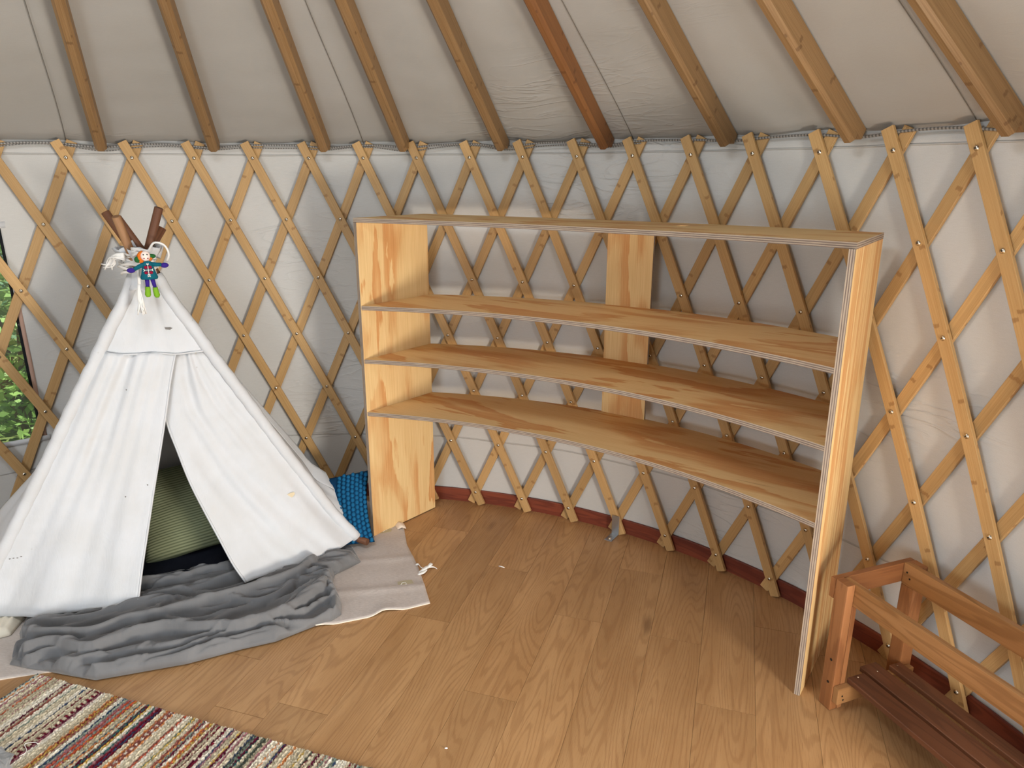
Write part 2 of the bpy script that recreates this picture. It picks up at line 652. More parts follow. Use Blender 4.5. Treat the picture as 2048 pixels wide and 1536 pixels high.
def edges_with(lo, hi, n, extra):
    e = list(np.linspace(lo, hi, n)) + list(extra)
    e = sorted(e)
    out = [e[0]]
    for x in e[1:]:
        if x - out[-1] > 1e-4:
            out.append(x)
    return out


def norm_th(t):
    return t


ths = edges_with(-PI, PI, 181, [x for o in OPEN for x in o[:2]])
zs = edges_with(0.0, ZR + .004, 26, [x for o in OPEN for x in o[2:]] + [1.675, 1.69])
mb = MB()
for i in range(len(ths) - 1):
    for j in range(len(zs) - 1):
        tm, zm = (ths[i] + ths[i + 1]) / 2, (zs[j] + zs[j + 1]) / 2
        if any(o[0] < tm < o[1] and o[2] < zm < o[3] for o in OPEN):
            continue
        q = [(ths[i + 1], zs[j]), (ths[i], zs[j]), (ths[i], zs[j + 1]), (ths[i + 1], zs[j + 1])]
        mb.face([cyl(RW + .003 * math.sin(t * 23 + z * 4), t, z) for t, z in q], [(t * RW, z) for t, z in q], smooth=True)
wall = struct(mb.build('wall_back', M_WALL))
solid(wall, .003, -1)

# ---- roof canvas: a cone made of gores, with a stitched seam every 30 degrees
mb = MB()
rr = np.linspace(RW + .05, .42, 22)
GA = [R(26.9 + 30.15 * k) for k in range(12)]
NT_ = 240
rows, uvs = [], []
for r in rr:
    row, uu = [], []
    for k in range(NT_):
        t = GA[0] + 2 * PI * k / NT_
        z = ZR + (RW - r) * SL
        # cloth sags slightly between the rafters and puckers near the wall
        z += .004 * math.sin(t * 31) * sstep(r, .5, 1.2) + .003 * math.sin(t * 47 + r * 3)
        row.append(cyl(r, t, z))
    rows.append(row)
    uvs.append([((GA[0] + 2 * PI * k / NT_) * 1.6, (RW - r) * 1.21) for k in range(NT_ + 1)])
mb.grid(rows, uvs, closed=True, flip=False)
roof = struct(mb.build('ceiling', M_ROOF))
solid(roof, .003, 0)
M_SEAM = plain('seam_thread', S(112, 106, 98), .9)
for g in GA:
    mb = MB()
    pts = []
    for r in np.linspace(RW, .45, 30):
        pts.append(cyl(r, g + .004 * math.sin(r * 5), ZR + (RW - r) * SL - .0065))
    mb.tube(pts, .0013, 5)
    mb.build('seam', M_SEAM, roof)
# crown ring and its light dome, above the view
mb = MB()
prof = [(.40, 2.98), (.47, 2.98), (.47, 3.06), (.40, 3.06), (.40, 2.98)]
mb.grid([[cyl(r, 2 * PI * k / 48, z + .02) for k in range(48)] for r, z in prof], closed=True, smooth=False)
tag(mb.build('crown_ring', M_RAFTER), 'wooden crown ring at the peak of the roof', 'roof ring')
mb = MB()
mb.grid([[cyl(.47 * math.cos(a), 2 * PI * k / 48, 3.08 + .2 * math.sin(a)) for k in range(48)] for a in np.linspace(0, 1.55, 8)], closed=True)
tag(mb.build('skylight_dome', plain('dome_plastic', S(235, 238, 240), .4)), 'white plastic dome over the crown ring', 'skylight')

# ---- baseboard strip along the wall
mb = MB()
arc = np.linspace(DOR[1], R(200), 90)
prof = [(2.325, 0), (2.325, .064), (2.327, .068), (2.334, .068)]
mb.grid([[cyl(r, t, z) for t in arc] for r, z in prof], [[(t * 2.3, z * 1.0 + r) for t in arc] for r, z in prof], smooth=False)
struct(mb.build('baseboard_back', M_JAR))

# ---- lattice wall: crossing bamboo slats bolted together
lattice = thing('bamboo_lattice', 'pale bamboo lattice of crossed slats bolted along the canvas wall', 'lattice')
SWD, STK = .0385, .0125


def slat_mesh(sgn, r_in):
    """slat through bolt row 0 at angle 0, leaning by sgn as it goes down"""
    mb = MB()
    n = 16
    rows, uvs = [], []
    ds, dz = sgn * RB * DTH / 2, -DZ
    ln = math.hypot(ds, dz)
    nx, nz = -dz / ln, ds / ln          # across the slat, in the wall surface
    r0, r1 = -.245, 6.245
    fl = ln * (r1 - r0)
    prof = [(-.5, 0), (.5, 0), (.5, 1), (-.5, 1)]
    c = .0012
    loop = [(-SWD / 2 + c, 0), (SWD / 2 - c, 0), (SWD / 2, c), (SWD / 2, STK), (-SWD / 2, STK), (-SWD / 2, c)]
    vv = [0, SWD - 2 * c, SWD - c, SWD - c + STK, 2 * SWD + STK, 2 * SWD + 2 * STK, 2 * SWD + 2 * STK + c]
    for k in range(n + 1):
        r = lerp(r0, r1, k / n)
        s0, z0 = ds * r, ZT - DZ * r
        rows.append([cyl(r_in + d, (s0 + w * nx) / RB, z0 + w * nz) for w, d in loop])
        uvs.append([(fl * k / n, v) for v in vv])
    mb.grid(rows, uvs, closed=True, smooth=False, flip=(sgn < 0) is False)
    for row in (rows[0], rows[-1]):
        mb.face(row, [(.01 * i, .002) for i in range(6)])
    return mb.mesh('slat', M_BAMBOO)


front_me = slat_mesh(-1, RB)
back_me = slat_mesh(1, RB + .0195)
mb = MB()
bolt_prof = [(.0, .0050), (.0042, .0044), (.0070, .0028), (.0084, 0), (.0084, -.002)]
rows = [[Vector((-h, rr_ * math.cos(a), rr_ * math.sin(a))) for a in [2 * PI * k / 12 for k in range(12)]] for rr_, h in bolt_prof]
mb.grid(rows, closed=True)
for a in (0, PI / 2, PI):
    pass
mb.board((-.0054, -.0030, -.0008), (0, .0060, 0), (0, 0, .0016), (.0008, 0, 0), 1)
mb.board((-.0054, -.0008, -.0030), (0, .0016, 0), (0, 0, .0060), (.0008, 0, 0), 1)
bolt_me = mb.mesh('bolt', [M_CHROME, M_DARK])
for b in range(-8, 18):
    s = link('slat', front_me, lattice)
    s.rotation_euler = (0, 0, TH0 - DTH * b)
    for r in range(7):
        k = link('bolt', bolt_me, s)
        th = -DTH * r / 2
        k.location = cyl(RB - .0003, th, ZT - DZ * r)
        k.rotation_euler = (random.uniform(0, PI), 0, th)
        k.rotation_mode = 'XYZ'
for b in range(-4, 20):
    s = link('slat', back_me, lattice)
    s.rotation_euler = (0, 0, TH0 - DTH * b)

# zinc foot bracket screwed to the floor under one crossing
mb = MB()
bth = math.atan2(1.919, 1.269)
br, bt = Vector((math.cos(bth), math.sin(bth), 0)), Vector((-math.sin(bth), math.cos(bth), 0))
o = br * 2.265 + bt * -.018
mb.board(o + Vector((0, 0, .0008)), bt * .036, -br * .048, (0, 0, .003))
mb.board(br * 2.2655 + bt * -.018 + br * .026, bt * .036, (0, 0, .095), br * .003)
mb.board(br * 2.264 + bt * -.018 + Vector((0, 0, .0008)), bt * .036, br * .03, (0, 0, .003))
bk = thing('floor_bracket', 'small zinc angle bracket screwed to the floor under a lattice crossing', 'bracket', )
mb.build('plate', M_ZINC, bk, bevel=.001)
mb = MB()
mb.ellipsoid(br * 2.238 + Vector((0, 0, .0045)), (.008, .008, .0045), 12, 6)
mb.build('screw', M_CHROME, bk)

# ---- steel cable around the top of the lattice
RTH = [1.99077, 1.79820, 1.59142, 1.43495, 1.23893, 1.03622, .81728, .61892, .41466]
RTH_ALL = [RTH[0] + .2 * k for k in (3, 2, 1)] + RTH + [RTH[-1] - .2 * k for k in (1, 2)]


def cable_pts(dz, amp):
    pts = []
    for t in np.linspace(R(205), R(-4), 420):
        dip = sum(math.exp(-((t - a) / .045) ** 2) for a in RTH_ALL)
        z = 1.730 - amp * min(1, dip) + .0015 * math.sin(t * 40) + dz
        pts.append(cyl(2.3142, t, z))
    return pts


mb = MB()
mb.tube(cable_pts(0, .013), .0042, 8)
tag(mb.build('steel_cable', M_CABLE), 'thick twisted steel cable running around the lattice tops under the rafters', 'cable')
mb = MB()
mb.tube([p + Vector((0, 0, -.0085 - .004 * math.sin(i * .21))) for i, p in enumerate(cable_pts(0, .017)) if i < 300], .0025, 6)
tag(mb.build('thin_cable', M_CABLE), 'thin second steel cable sagging just below the thick one', 'cable')


# ---- rafters
def rafter_mesh():
    """in the x(radial)-z plane at angle 0"""
    cs, sn = 1 / math.hypot(1, SL), SL / math.hypot(1, SL)
    dn = Vector((-cs, 0, sn))            # up the slope
    up = Vector((sn, 0, cs))             # normal, towards the roof
    e0 = Vector((2.262, 0, 1.698))       # lower end of the bottom edge
    D, Wd, ch = .071, .041, .011
    L = (2.262 - .46) / cs

    mb = MB()
    sec = [(-Wd / 2 + ch, 0), (Wd / 2 - ch, 0), (Wd / 2, ch), (Wd / 2, D), (-Wd / 2, D), (-Wd / 2, ch)]
    vv = [0, Wd - 2 * ch, Wd - ch, Wd + D - ch * 2, 2 * Wd + D, 2 * Wd + 2 * D]
    P = lambda l, w, d: e0 + dn * l + up * d + Vector((0, w, 0))
    rows, uvs = [], []
    for l in np.linspace(.02, L, 12):
        rows.append([P(l, w, d) for w, d in sec])
        uvs.append([(l, v) for v in vv + [2 * Wd + 2 * D + ch]])
    mb.grid(rows, uvs, closed=True, smooth=False, flip=True)
    mb.face(rows[-1], [(.01 * i, 0) for i in range(6)])
    # tail: lower lip inside the cable, notch, upper part over the cable
    lip = [(-Wd / 2 + ch, 0), (Wd / 2 - ch, 0), (Wd / 2, ch), (Wd / 2, .034), (-Wd / 2, .034), (-Wd / 2, ch)]
    upn = [(-Wd / 2, .034), (Wd / 2, .034), (Wd / 2, D), (-Wd / 2, D)]
    r0 = [P(.02, w, d) for w, d in lip]
    r1 = [P(0.0, w, d) for w, d in lip]
    mb.grid([r1, r0], [[(l, v) for v in vv + [.2]] for l in (0, .02)], closed=True, smooth=False, flip=True)
    mb.face(r1[::-1], [(.01 * i, 0) for i in range(6)])
    r0 = [P(.02, w, d) for w, d in upn]
    r1 = [P(-.03, w, d) for w, d in upn]
    mb.grid([r1, r0], [[(l, v) for v in (0, Wd, Wd + D, 2 * Wd + D, .2)] for l in (0, .05)], closed=True, smooth=False, flip=True)
    mb.face(r1[::-1], [(.01 * i, 0) for i in range(4)])
    return mb.mesh('rafter', M_RAFTER)


raf_me = rafter_mesh()
RLAB = ['leftmost bamboo roof rafter, the first from the window end',
        'second bamboo roof rafter from the left, over the tent poles',
        'third bamboo roof rafter from the left, between tent and bookcase',
        'fourth bamboo roof rafter from the left, above the near end of the bookcase top',
        'fifth bamboo roof rafter from the left, the middle one of nine',
        'sixth bamboo roof rafter from the left, redder brown than its neighbours',
        'seventh bamboo roof rafter from the left, fourth from the right',
        'eighth bamboo roof rafter from the left, above the far corner of the bookcase',
        'ninth bamboo roof rafter, the thick-looking one nearest the camera at the right']
M_RAFTER_RED = bamboo('red_rafter_bamboo', S(116, 76, 44), S(130, 88, 52), S(80, 48, 26), .021)
for k, a in enumerate(RTH):
    o = link('rafter', raf_me if k != 5 else raf_me.copy())
    if k == 5:
        o.data.materials[0] = M_RAFTER_RED
    o.rotation_euler = (0, 0, a)
    tag(o, RLAB[k], 'rafter', 'roof rafters')

# ---- window on the left: tape edge, clear vinyl pane
win = struct(thing('window_1', 'clear plastic window', 'window'))
del win['category']
del win['label']
mb = MB()
M_VINYL = NT('clear_vinyl', .08, .5)
_tr = M_VINYL.n('BsdfTransparent', {'Color': (.93, .96, .97, 1)})
_gl = M_VINYL.n('BsdfGlossy', {'Color': (1, 1, 1, 1), 'Roughness': .12})
_bn = M_VINYL.n('Bump', {'Height': M_VINYL.noise(M_VINYL.uv(), 4, 2), 'Strength': .5, 'Distance': .03})
M_VINYL.t.links.new(_bn, M_VINYL.t.nodes['Glossy BSDF'].inputs['Normal'])
_mx0 = M_VINYL.n('MixShader', {0: .10, 1: _tr, 2: _gl})
_df = M_VINYL.n('BsdfTranslucent', {'Color': (.8, .88, .9, 1)})
_mx = M_VINYL.n('MixShader', {0: .12, 1: _mx0, 2: _df})
M_VINYL.t.links.new(_mx, M_VINYL.out.inputs[0])
ta = np.linspace(WIN[0] - .004, WIN[1] + .004, 14)
za = np.linspace(WIN[2] - .01, WIN[3] + .01, 10)
mb.grid([[cyl(RW + .006 + .004 * math.sin(t * 30 + z * 9), t, z) for t in ta] for z in za], [[(t * RW, z) for t in ta] for z in za])
mb.build('pane', M_VINYL.m, win)
for nm, m, dr, w0, w1 in (('tape_edge', plain('tan_tape', S(182, 150, 134), .8), -.0015, .0, .016), ('screen_edge', plain('black_mesh', S(22, 24, 28), .8), .003, -.011, .0)):
    mb = MB()
    for (t0, t1, z0, z1) in ((WIN[0] - w1 / RW, WIN[0] - w0 / RW, WIN[2], WIN[3]), (WIN[1] + w0 / RW, WIN[1] + w1 / RW, WIN[2], WIN[3])):
        mb.grid([[cyl(RW + dr, t, z) for t in (t0, t1)] for z in np.linspace(z0, z1, 8)])
    o = mb.build(nm, m, win)
    solid(o, .0015)
mb = MB()
for z0, z1 in ((WIN[3] - .004, WIN[3] + .022), (WIN[2] - .02, WIN[2] + .004)):
    mb.grid([[cyl(RW - .002, t, z) for t in np.linspace(WIN[0] - .012, WIN[1], 12)] for z in (z0, z1)])
o = mb.build('hem', M_TENT, win)
solid(o, .0015)

# door frame, out of view on the right
mb = MB()
for t in (DOR[0], DOR[1]):
    tt = Vector((-math.sin(t), math.cos(t), 0))
    s = -1 if t == DOR[0] else 1
    mb.board(cyl(2.30, t, 0), (0, 0, 1.66), tt * s * .05, cyl(.06, t, 0))
t0, t1 = cyl(2.30, DOR[0], 1.62), cyl(2.30, DOR[1], 1.62)
mb.board(t0, t1 - t0, (0, 0, .06), da * .05)
struct(mb.build('door_1', M_RAFTER))

# ---- outdoors: grass and shrubs beyond the window
mb = MB()
mb.face([cyl(14, 2 * PI * k / 40, -.05) for k in range(40)], [(14 * math.cos(2 * PI * k / 40), 14 * math.sin(2 * PI * k / 40)) for k in range(40)])
_g = NT('grass', .9, .1)
_g.color(_g.mix(_g.step(_g.noise(_g.obj(), 12, 4), .35, .65), S(96, 116, 60), S(126, 138, 84)))
struct(mb.build('ground', _g.m))


def leaf_mat(name, c1, c2):
    k = NT(name, .45, .3)
    k.color(k.mix(k.noise(k.obj(), 9, 3), c1, c2))
    tr = k.n('BsdfTranslucent', {'Color': c2})
    k.t.links.new(k.n('MixShader', {0: .3, 1: k.b.outputs[0], 2: tr}), k.out.inputs[0])
    return k.m


M_LEAF = leaf_mat('leaves', S(96, 140, 72), S(164, 196, 112))
M_LEAF2 = leaf_mat('blue_leaves', S(72, 116, 92), S(124, 168, 124))


def shrub(loc, rx, ry, h, n, m, label, seed):
    rs = random.Random(seed)
    t = thing('shrub', label, 'shrub', loc)
    mb = MB()
    for k in range(5):
        a = rs.uniform(0, 6.28)
        mb.tube([(0, 0, -.05), (rx * .3 * math.cos(a), ry * .3 * math.sin(a), h * .5), (rx * .6 * math.cos(a), ry * .6 * math.sin(a), h * .85)], [.03, .02, .006], 6)
    mb.build('stem', M_POLE, t)
    mb = MB()
    for _ in range(n):
        d = Vector((rs.gauss(0, 1), rs.gauss(0, 1), rs.gauss(0, 1))).normalized()
        q = .62 + .38 * rs.random()
        lump = 1 + .22 * mnoise.noise(d * 2.5 + Vector((seed, 0, 0)))
        c = Vector((d.x * rx * q * lump, d.y * ry * q * lump, h * .5 + d.z * h * .55 * q * lump))
        if c.z < -.03:
            continue
        s = rs.uniform(.022, .05)
        a = Vector((rs.gauss(0, 1), rs.gauss(0, 1), rs.gauss(0, .6))).normalized()
        b = a.orthogonal().normalized()
        b.rotate(Matrix.Rotation(rs.uniform(0, 6.28), 3, a))
        mb.face([c - a * s, c + b * s * .45, c + a * s, c - b * s * .45], [(0, 0), (1, 0), (1, 1), (0, 1)])
    stuff(mb.build('foliage', m, t, weld=False))


shrub((-2.45, 3.40, 0), .75, .6, 2.0, 9000, M_LEAF, 'bright green leafy shrub just outside the clear window', 3)
shrub((-4.1, 2.5, 0), .7, .7, 1.7, 4000, M_LEAF2, 'blue-green shrub standing apart outside the tent wall', 11)
shrub((-3.4, 5.3, 0), 1.2, .9, 3.2, 8000, M_LEAF2, 'tall dark shrub farthest away, behind the bright green one', 19)

# ------------------------------------------------------------------ plywood bookcase, curved to the wall
case = thing('bookcase', 'curved unpainted plywood bookcase with three shelves standing along the lattice wall', 'bookcase')
PT = .018
LFb, LBb = Vector((.136, 1.902, 0)), Vector((.388, 2.196, 0))        # left panel, outer face at the floor
RFb, RBb = Vector((1.709, .852, 0)), Vector((1.938, 1.166, 0))       # right panel, outer face at the floor
ch = (RFb - LFb).normalized()                                        # along the chord
LEAN = .0125
HT_L, HT_R = 1.436, 1.433
FZ = .0045                                                           # felt under the left panel


def panel(name, F, B, ht, side, z0):
    """upright side panel; side=+1: thickness goes along +chord"""
    F, B = F.copy(), B.copy()
    lean = ch * LEAN * side
    d = (B - F)
    nrm = Vector((d.y, -d.x, 0)).normalized()
    if nrm.dot(ch) < 0:
        nrm = -nrm
    T = nrm * PT * side
    up = Vector((0, 0, ht - PT - z0)) + lean * ((ht - PT - z0) / 1.43)
    mb = MB()
    mb.board(F + Vector((0, 0, z0)), up, d, T, 0, 1, 1)
    return mb.build(name, [M_PLY, M_PLYEDGE], case)


panel('side_panel', LFb, LBb, HT_L, 1, FZ)
panel('side_panel', RFb, RBb, HT_R, -1, .0006).data.materials[0] = M_PLY_STRAIGHT


def shelf_pts(zz, n, bf, bb, inset, fl=0.0):
    """front and back edge points of a shelf at height zz"""
    k = zz / 1.43
    LF, LB_ = LFb + ch * (LEAN * k + inset), LBb + ch * (LEAN * k + inset)
    RF_, RB_ = RFb - ch * (LEAN * k + inset), RBb - ch * (LEAN * k + inset)
    fr, bk_ = [], []
    nf = Vector((-ch.y, ch.x, 0))
    for i in range(n + 1):
        t = i / n
        s = 4 * t * (1 - t)
        fr.append(lerp(LF, RF_, t) + nf * bf * s)
        bk_.append(lerp(LB_, RB_, t) + nf * bb * s)
    return fr, bk_


def shelf(name, zl, zr, bf, bb, inset, sag=0.0):
    n = 28
    fr, bk_ = shelf_pts((zl + zr) / 2, n, bf, bb, inset)
    mb = MB()
    zb = [lerp(zl, zr, i / n) - sag * 4 * (i / n) * (1 - i / n) for i in range(n + 1)]
    up = Vector((0, 0, PT))
    nf = Vector((-ch.y, ch.x, 0))
    A = [f + Vector((0, 0, z)) for f, z in zip(fr, zb)]
    B = [f + Vector((0, 0, z)) for f, z in zip(bk_, zb)]
    uvf = lambda p: ((p - LFb).dot(ch), (p - LFb).dot(nf))
    for i in range(n):
        a, b, c, d = A[i], A[i + 1], B[i + 1], B[i]
        mb.face([a + up, b + up, c + up, d + up], [uvf(p) for p in (a, b, c, d)], 0)
        mb.face([d, c, b, a], [uvf(p) for p in (d, c, b, a)], 0)
        l0, l1 = i * .067, (i + 1) * .067
        mb.face([a, b, b + up, a + up], [(l0, 0), (l1, 0), (l1, PT), (l0, PT)], 1)
        mb.face([c, d, d + up, c + up], [(l1, 0), (l0, 0), (l0, PT), (l1, PT)], 1)
    mb.face([B[0], A[0], A[0] + up, B[0] + up], [(0, 0), (.38, 0), (.38, PT), (0, PT)], 1)
    mb.face([A[n], B[n], B[n] + up, A[n] + up], [(0, 0), (.38, 0), (.38, PT), (0, PT)], 1)
    return mb.build(name, [M_PLY, M_PLYEDGE], case)


IN = PT * 1.02
for zl, zr in ((.591, .592), (.829, .837), (1.060, 1.070)):
    shelf('shelf', zl, zr, .188, .198, IN)
shelf('top_panel', HT_L - PT, HT_R - PT, .200, .190, -.0005, .009)
# upright strip at the back, behind the shelves
sa, sb_ = Vector((1.172, 1.884, 0)), Vector((1.338, 1.772, 0))
mb = MB()
sdir = (sb_ - sa).normalized()
snrm = Vector((-sdir.y, sdir.x, 0))
mb.board(sa + snrm * .012 + Vector((0, 0, .60)), (0, 0, .815), sb_ - sa, snrm * .012, 0, 1, 1)
mb.build('back_strip', [M_PLY, M_PLYEDGE], case)

# ------------------------------------------------------------------ low wooden bench at the right
A20 = R(20)
bu, bv = Vector((math.cos(A20), math.sin(A20), 0)), Vector((math.sin(A20), -math.cos(A20), 0))
bench = thing('slatted_bench', 'low reddish wooden bench frame with dark slats between bookcase and wall', 'bench', (1.775, .787, 0))
BL, BWD, BH = .60, .318, .442
Z = Vector((0, 0, 1))


def bboard(name, o, L, Wd, T, m, bevel=.003, seg=2):
    mb = MB()
    mb.board(o, L, Wd, T)
    return mb.build(name, m, bench, bevel=bevel, seg=seg)


for v0 in (-.046, BL - .046):
    for u0 in (0, BWD - .048):
        # posts notched at the top for the rails
        fr = u0 == 0
        p = bboard('post', bv * v0 + bu * u0 + Z * .0005, Z * (BH - .0005 if fr else BH - .072), bu * (.030 if fr else .048), bv * .046, M_BENCH, .005)
        if fr:
            bboard('post_cheek', bv * v0 + bu * .030 + Z * .0005, Z * (BH - .0735), bu * .018, bv * .046, M_BENCH, .003)
        else:
            bboard('post_cheek', bv * v0 + bu * (u0 + .022) + Z * (BH - .072), Z * .072, bu * .026, bv * .046, M_BENCH, .004)
for v0 in (-.066, BL):
    bboard('end_rail', bv * v0 + bu * .000 + Z * (BH - .068), bu * (BWD - .0), Z * .066, bv * .0195, M_BENCH, .003)
bboard('front_rail', bu * .0305 + bv * -.044 + Z * (BH - .0725), bv * (BL - .004), Z * .0705, bu * .0185, M_RAIL, .003)
br_ = bboard('back_rail', bu * (BWD - .0485) + bv * -.046 + Z * (BH - .0715), bv * (BL), Z * .073, bu * .022, M_RAIL, .004)
for dv, dz in ((-.030, .045), (-.018, .028)):
    mb = MB()
    c = bu * (BWD - .0487) + bv * dv + Z * (BH - .0715 + dz)
    mb.tube([c, c - bu * .0006], .0032, 10)
    mb.build('screw_hole', M_DARK, br_)
# lower stretchers and the slats they carry
for v0 in (.0005, BL - .066):
    bboard('stretcher', bv * v0 + bu * .004 + Z * .036, bu * (BWD - .012), Z * .056, bv * .0195, M_RAIL, .003)
for dz, dv in ((.065, .004), (.05, .009)):
    mb = MB()
    c = bv * (.0205) + bu * (.018 + dv) + Z * dz
    mb.tube([c, c + bv * .0006], .003, 10)
    mb.build('screw_hole', M_DARK, bench)
for u0, dv in ((.052, .0), (.130, -.026), (.222, -.028)):
    w = .066 if u0 < .2 else .046
    mb = MB()
    mb.board(bu * u0 + bv * (.001 if u0 < .1 or u0 > .2 else dv) + Z * .093, bv * (BL - .05), bu * w, Z * .018)
    sl = mb.build('slat', M_SLAT, bench, bevel=.002)
    mb = MB()
    c = bu * (u0 + w * .5) + bv * .012 + Z * .1115
    mb.ellipsoid(c, (.0035, .0035, .0008), 10, 4)
    mb.build('screw', M_CHROME, sl)
for uu, zz in ((-.0002, .175), (-.0002, .095)):
    mb = MB()
    c = bu * uu + bv * -.02 + Z * zz
    mb.tube([c, c - bu * .0007], .0045, 12)
    mb.build('screw_hole', M_DARK, bench)

# ------------------------------------------------------------------ striped rug
rk = Vector((-.80, .957, 0))
re, rs_ = Vector((math.cos(R(-18.3)), math.sin(R(-18.3)), 0)), Vector((math.cos(R(-109.5)), math.sin(R(-109.5)), 0))
rng = random.Random(5)
PAL = [(S(206, 194, 168), 18), (S(184, 172, 146), 11), (S(222, 214, 196), 10), (S(104, 26, 42), 9), (S(84, 24, 46), 6), (S(190, 122, 70), 6),
       (S(176, 78, 50), 5), (S(52, 94, 92), 6), (S(50, 66, 92), 7), (S(190, 158, 82), 8), (S(134, 144, 130), 9), (S(150, 104, 108), 9), (S(84, 88, 76), 8), (S(140, 84, 74), 7)]
RL, RWD = 1.75, 1.1
stripes, x = [], 0.0
while x < RL:
    c = rng.choices([p[0] for p in PAL], [p[1] for p in PAL])[0]
    w = rng.choice([.004, .005, .006, .008]) if c[1] < .35 else rng.choice([.006, .009, .012, .016])
    c2 = rng.choices([p[0] for p in PAL], [p[1] for p in PAL])[0]
    stripes.append((x, x + w, c, c2 if rng.random() < .08 else c))
    x += w
NX, NY = 500, 240
cols = np.zeros((NY, NX, 4), np.float32)
PX, PY = np.meshgrid(np.linspace(0, RL, NX), np.linspace(0, RWD, NY))
nrg = np.random.default_rng(3)
wob = np.array([[.004 * mnoise.noise(Vector((x_ * 1.2, y_ * 5, 0))) for x_ in (0,)] for y_ in np.linspace(0, RWD, NY)])
edgew = np.array([.004 * mnoise.noise(Vector((x_ * 30, 7, 0))) for x_ in np.linspace(0, RL, NX)])
st = np.array([s[0] for s in stripes])
for j in range(NY):
    xs = np.clip(PX[j] + wob[j] + nrg.uniform(-.0022, .0022, NX), 0, RL - .001)
    idx = np.clip(np.searchsorted(st, xs, 'right') - 1, 0, len(stripes) - 1)
    alt = ((j // 2) % 2 == 0)
    for i in range(NX):
        s = stripes[idx[i]]
        cols[j, i] = s[2] if alt else s[3]
jit = nrg.uniform(.66, 1.12, (NY, NX, 1)).astype(np.float32)
cols[..., :3] *= jit
hgt = .008 + nrg.uniform(0, .005, (NY, NX)) - .0025 * ((np.arange(NX) % 3) == 0)[None, :]
hgt[0, :] = hgt[-1, :] = 0.001
hgt[:, 0] = hgt[:, -1] = 0.001
mb = MB()
P = []
for j in range(NY):
    row = []
    for i in range(NX):
        off = nrg.uniform(-.001, .001, 2)
        y_ = PY[j, i] + (edgew[i] if j < 3 else 0) + off[1]
        q = rk + re * (PX[j, i] + off[0]) + rs_ * y_
        row.append((q.x, q.y, hgt[j, i]))
    P.append(row)
mb.grid(P, smooth=False)
rug_me = mb.mesh('striped_rug', NT('rug_wool', .95, .05).m, weld=False)
ca = rug_me.color_attributes.new('Col', 'FLOAT_COLOR', 'POINT')
ca.data.foreach_set('color', cols.ravel())
_k = rug_me.materials[0]
_an = _k.node_tree.nodes.new('ShaderNodeVertexColor')
_an.layer_name = 'Col'
_k.node_tree.links.new(_an.outputs[0], _k.node_tree.nodes['Principled BSDF'].inputs['Base Color'])
_k.node_tree.nodes['Principled BSDF'].inputs['Roughness'].default_value = .95
tag(link('striped_rug', rug_me), 'multicoloured wool rug with narrow cream, red, orange and teal stripes on the floor', 'rug')

mb = MB()
mb.tube(smooth_line([(-.622, .596, .0155), (-.610, .606, .018), (-.618, .622, .0155), (-.634, .640, .0175), (-.610, .648, .0155), (-.596, .640, .017)], 24), .0012, 5)
tag(mb.build('loose_thread', M_WHITE), 'loose pale thread curled on the striped rug', 'thread')

# crumpled grey bag whose edge shows in the near left corner
mb = MB()
rows = []
for j in range(13):
    th = PI / 2 * j / 12
    row = []
    for i in range(28):
        ph = 2 * PI * i / 28
        d = Vector((math.cos(ph) * math.sin(th), math.sin(ph) * math.sin(th), math.cos(th)))
        q = 1 + .22 * mnoise.noise(d * 3.1) + .10 * mnoise.noise(d * 9)
        row.append(Vector((-.722, .500, .013)) + Vector((d.x * .125 * q, d.y * .115 * q, d.z * .06 * q)))
    rows.append(row)
mb.grid(rows, closed=True, smooth=False, flip=True)
_kb = NT('grey_plastic', .3, .6)
_kb.color(S(150, 152, 154))
_kb.bump(_kb.noise(_kb.obj(), 60, 3), .6, .004)
tag(mb.build('plastic_bag', _kb.m), 'crumpled shiny grey plastic bag lying on the rug corner', 'bag')


# ------------------------------------------------------------------ felt pad under the tent
def coons(B, T, L_, E, ns, nt):
    B, T, L_, E = resample(B, ns), resample(T, ns), resample(L_, nt), resample(E, nt)
    s = np.linspace(0, 1, ns)[None, :, None]
    t = np.linspace(0, 1, nt)[:, None, None]
    P = (1 - t) * B[None] + t * T[None] + (1 - s) * L_[:, None] + s * E[:, None]
    P -= (1 - s) * (1 - t) * B[0] + s * (1 - t) * B[-1] + (1 - s) * t * T[0] + s * t * T[-1]
    return P


fb = [(-1.30, .80), (-.908, .932), (-.823, .955), (-.5, 1.035), (-.2, 1.13), (.087, 1.222), (.132, 1.231), (.201, 1.256), (.262, 1.277), (.295, 1.309), (.379, 1.323), (.467, 1.362)]
ft = [(-1.42, 1.66), (-.95, 2.03), (-.5, 2.21), (.0, 2.27), (.05, 2.262)]
fl_ = [(-1.30, .80), (-1.36, 1.2), (-1.42, 1.66)]
fe = [(.467, 1.362), (.423, 1.51), (.388, 1.624), (.312, 1.814), (.275, 1.973), (.231, 2.012), (.15, 2.15), (.05, 2.262)]
F = coons(fb, ft, fl_, fe, 120, 70)
mb = MB()
nt_, ns_ = F.shape[:2]
H = np.zeros((nt_, ns_))
for j in range(nt_):
    for i in range(ns_):
        x, y = F[j, i]
        tt = j / (nt_ - 1)
        h = .0045
        # slight folds across the pad and a lifted wavy front edge
        h += .006 * math.exp(-((y - 1.46 - .16 * (x - .3)) / .02) ** 2) * sstep(x, -.1, .1)
        h += .004 * math.exp(-((y - 1.68 - .16 * (x - .2)) / .02) ** 2) * sstep(x, -.1, .1)
        h += max(0, .007 * math.sin(x * 26)) * (1 - sstep(tt, 0, .06)) * sstep(x, -.2, .1)
        if abs(x - .2) < .25 and y > 1.85:
            h = min(h, .0045)
        H[j, i] = h
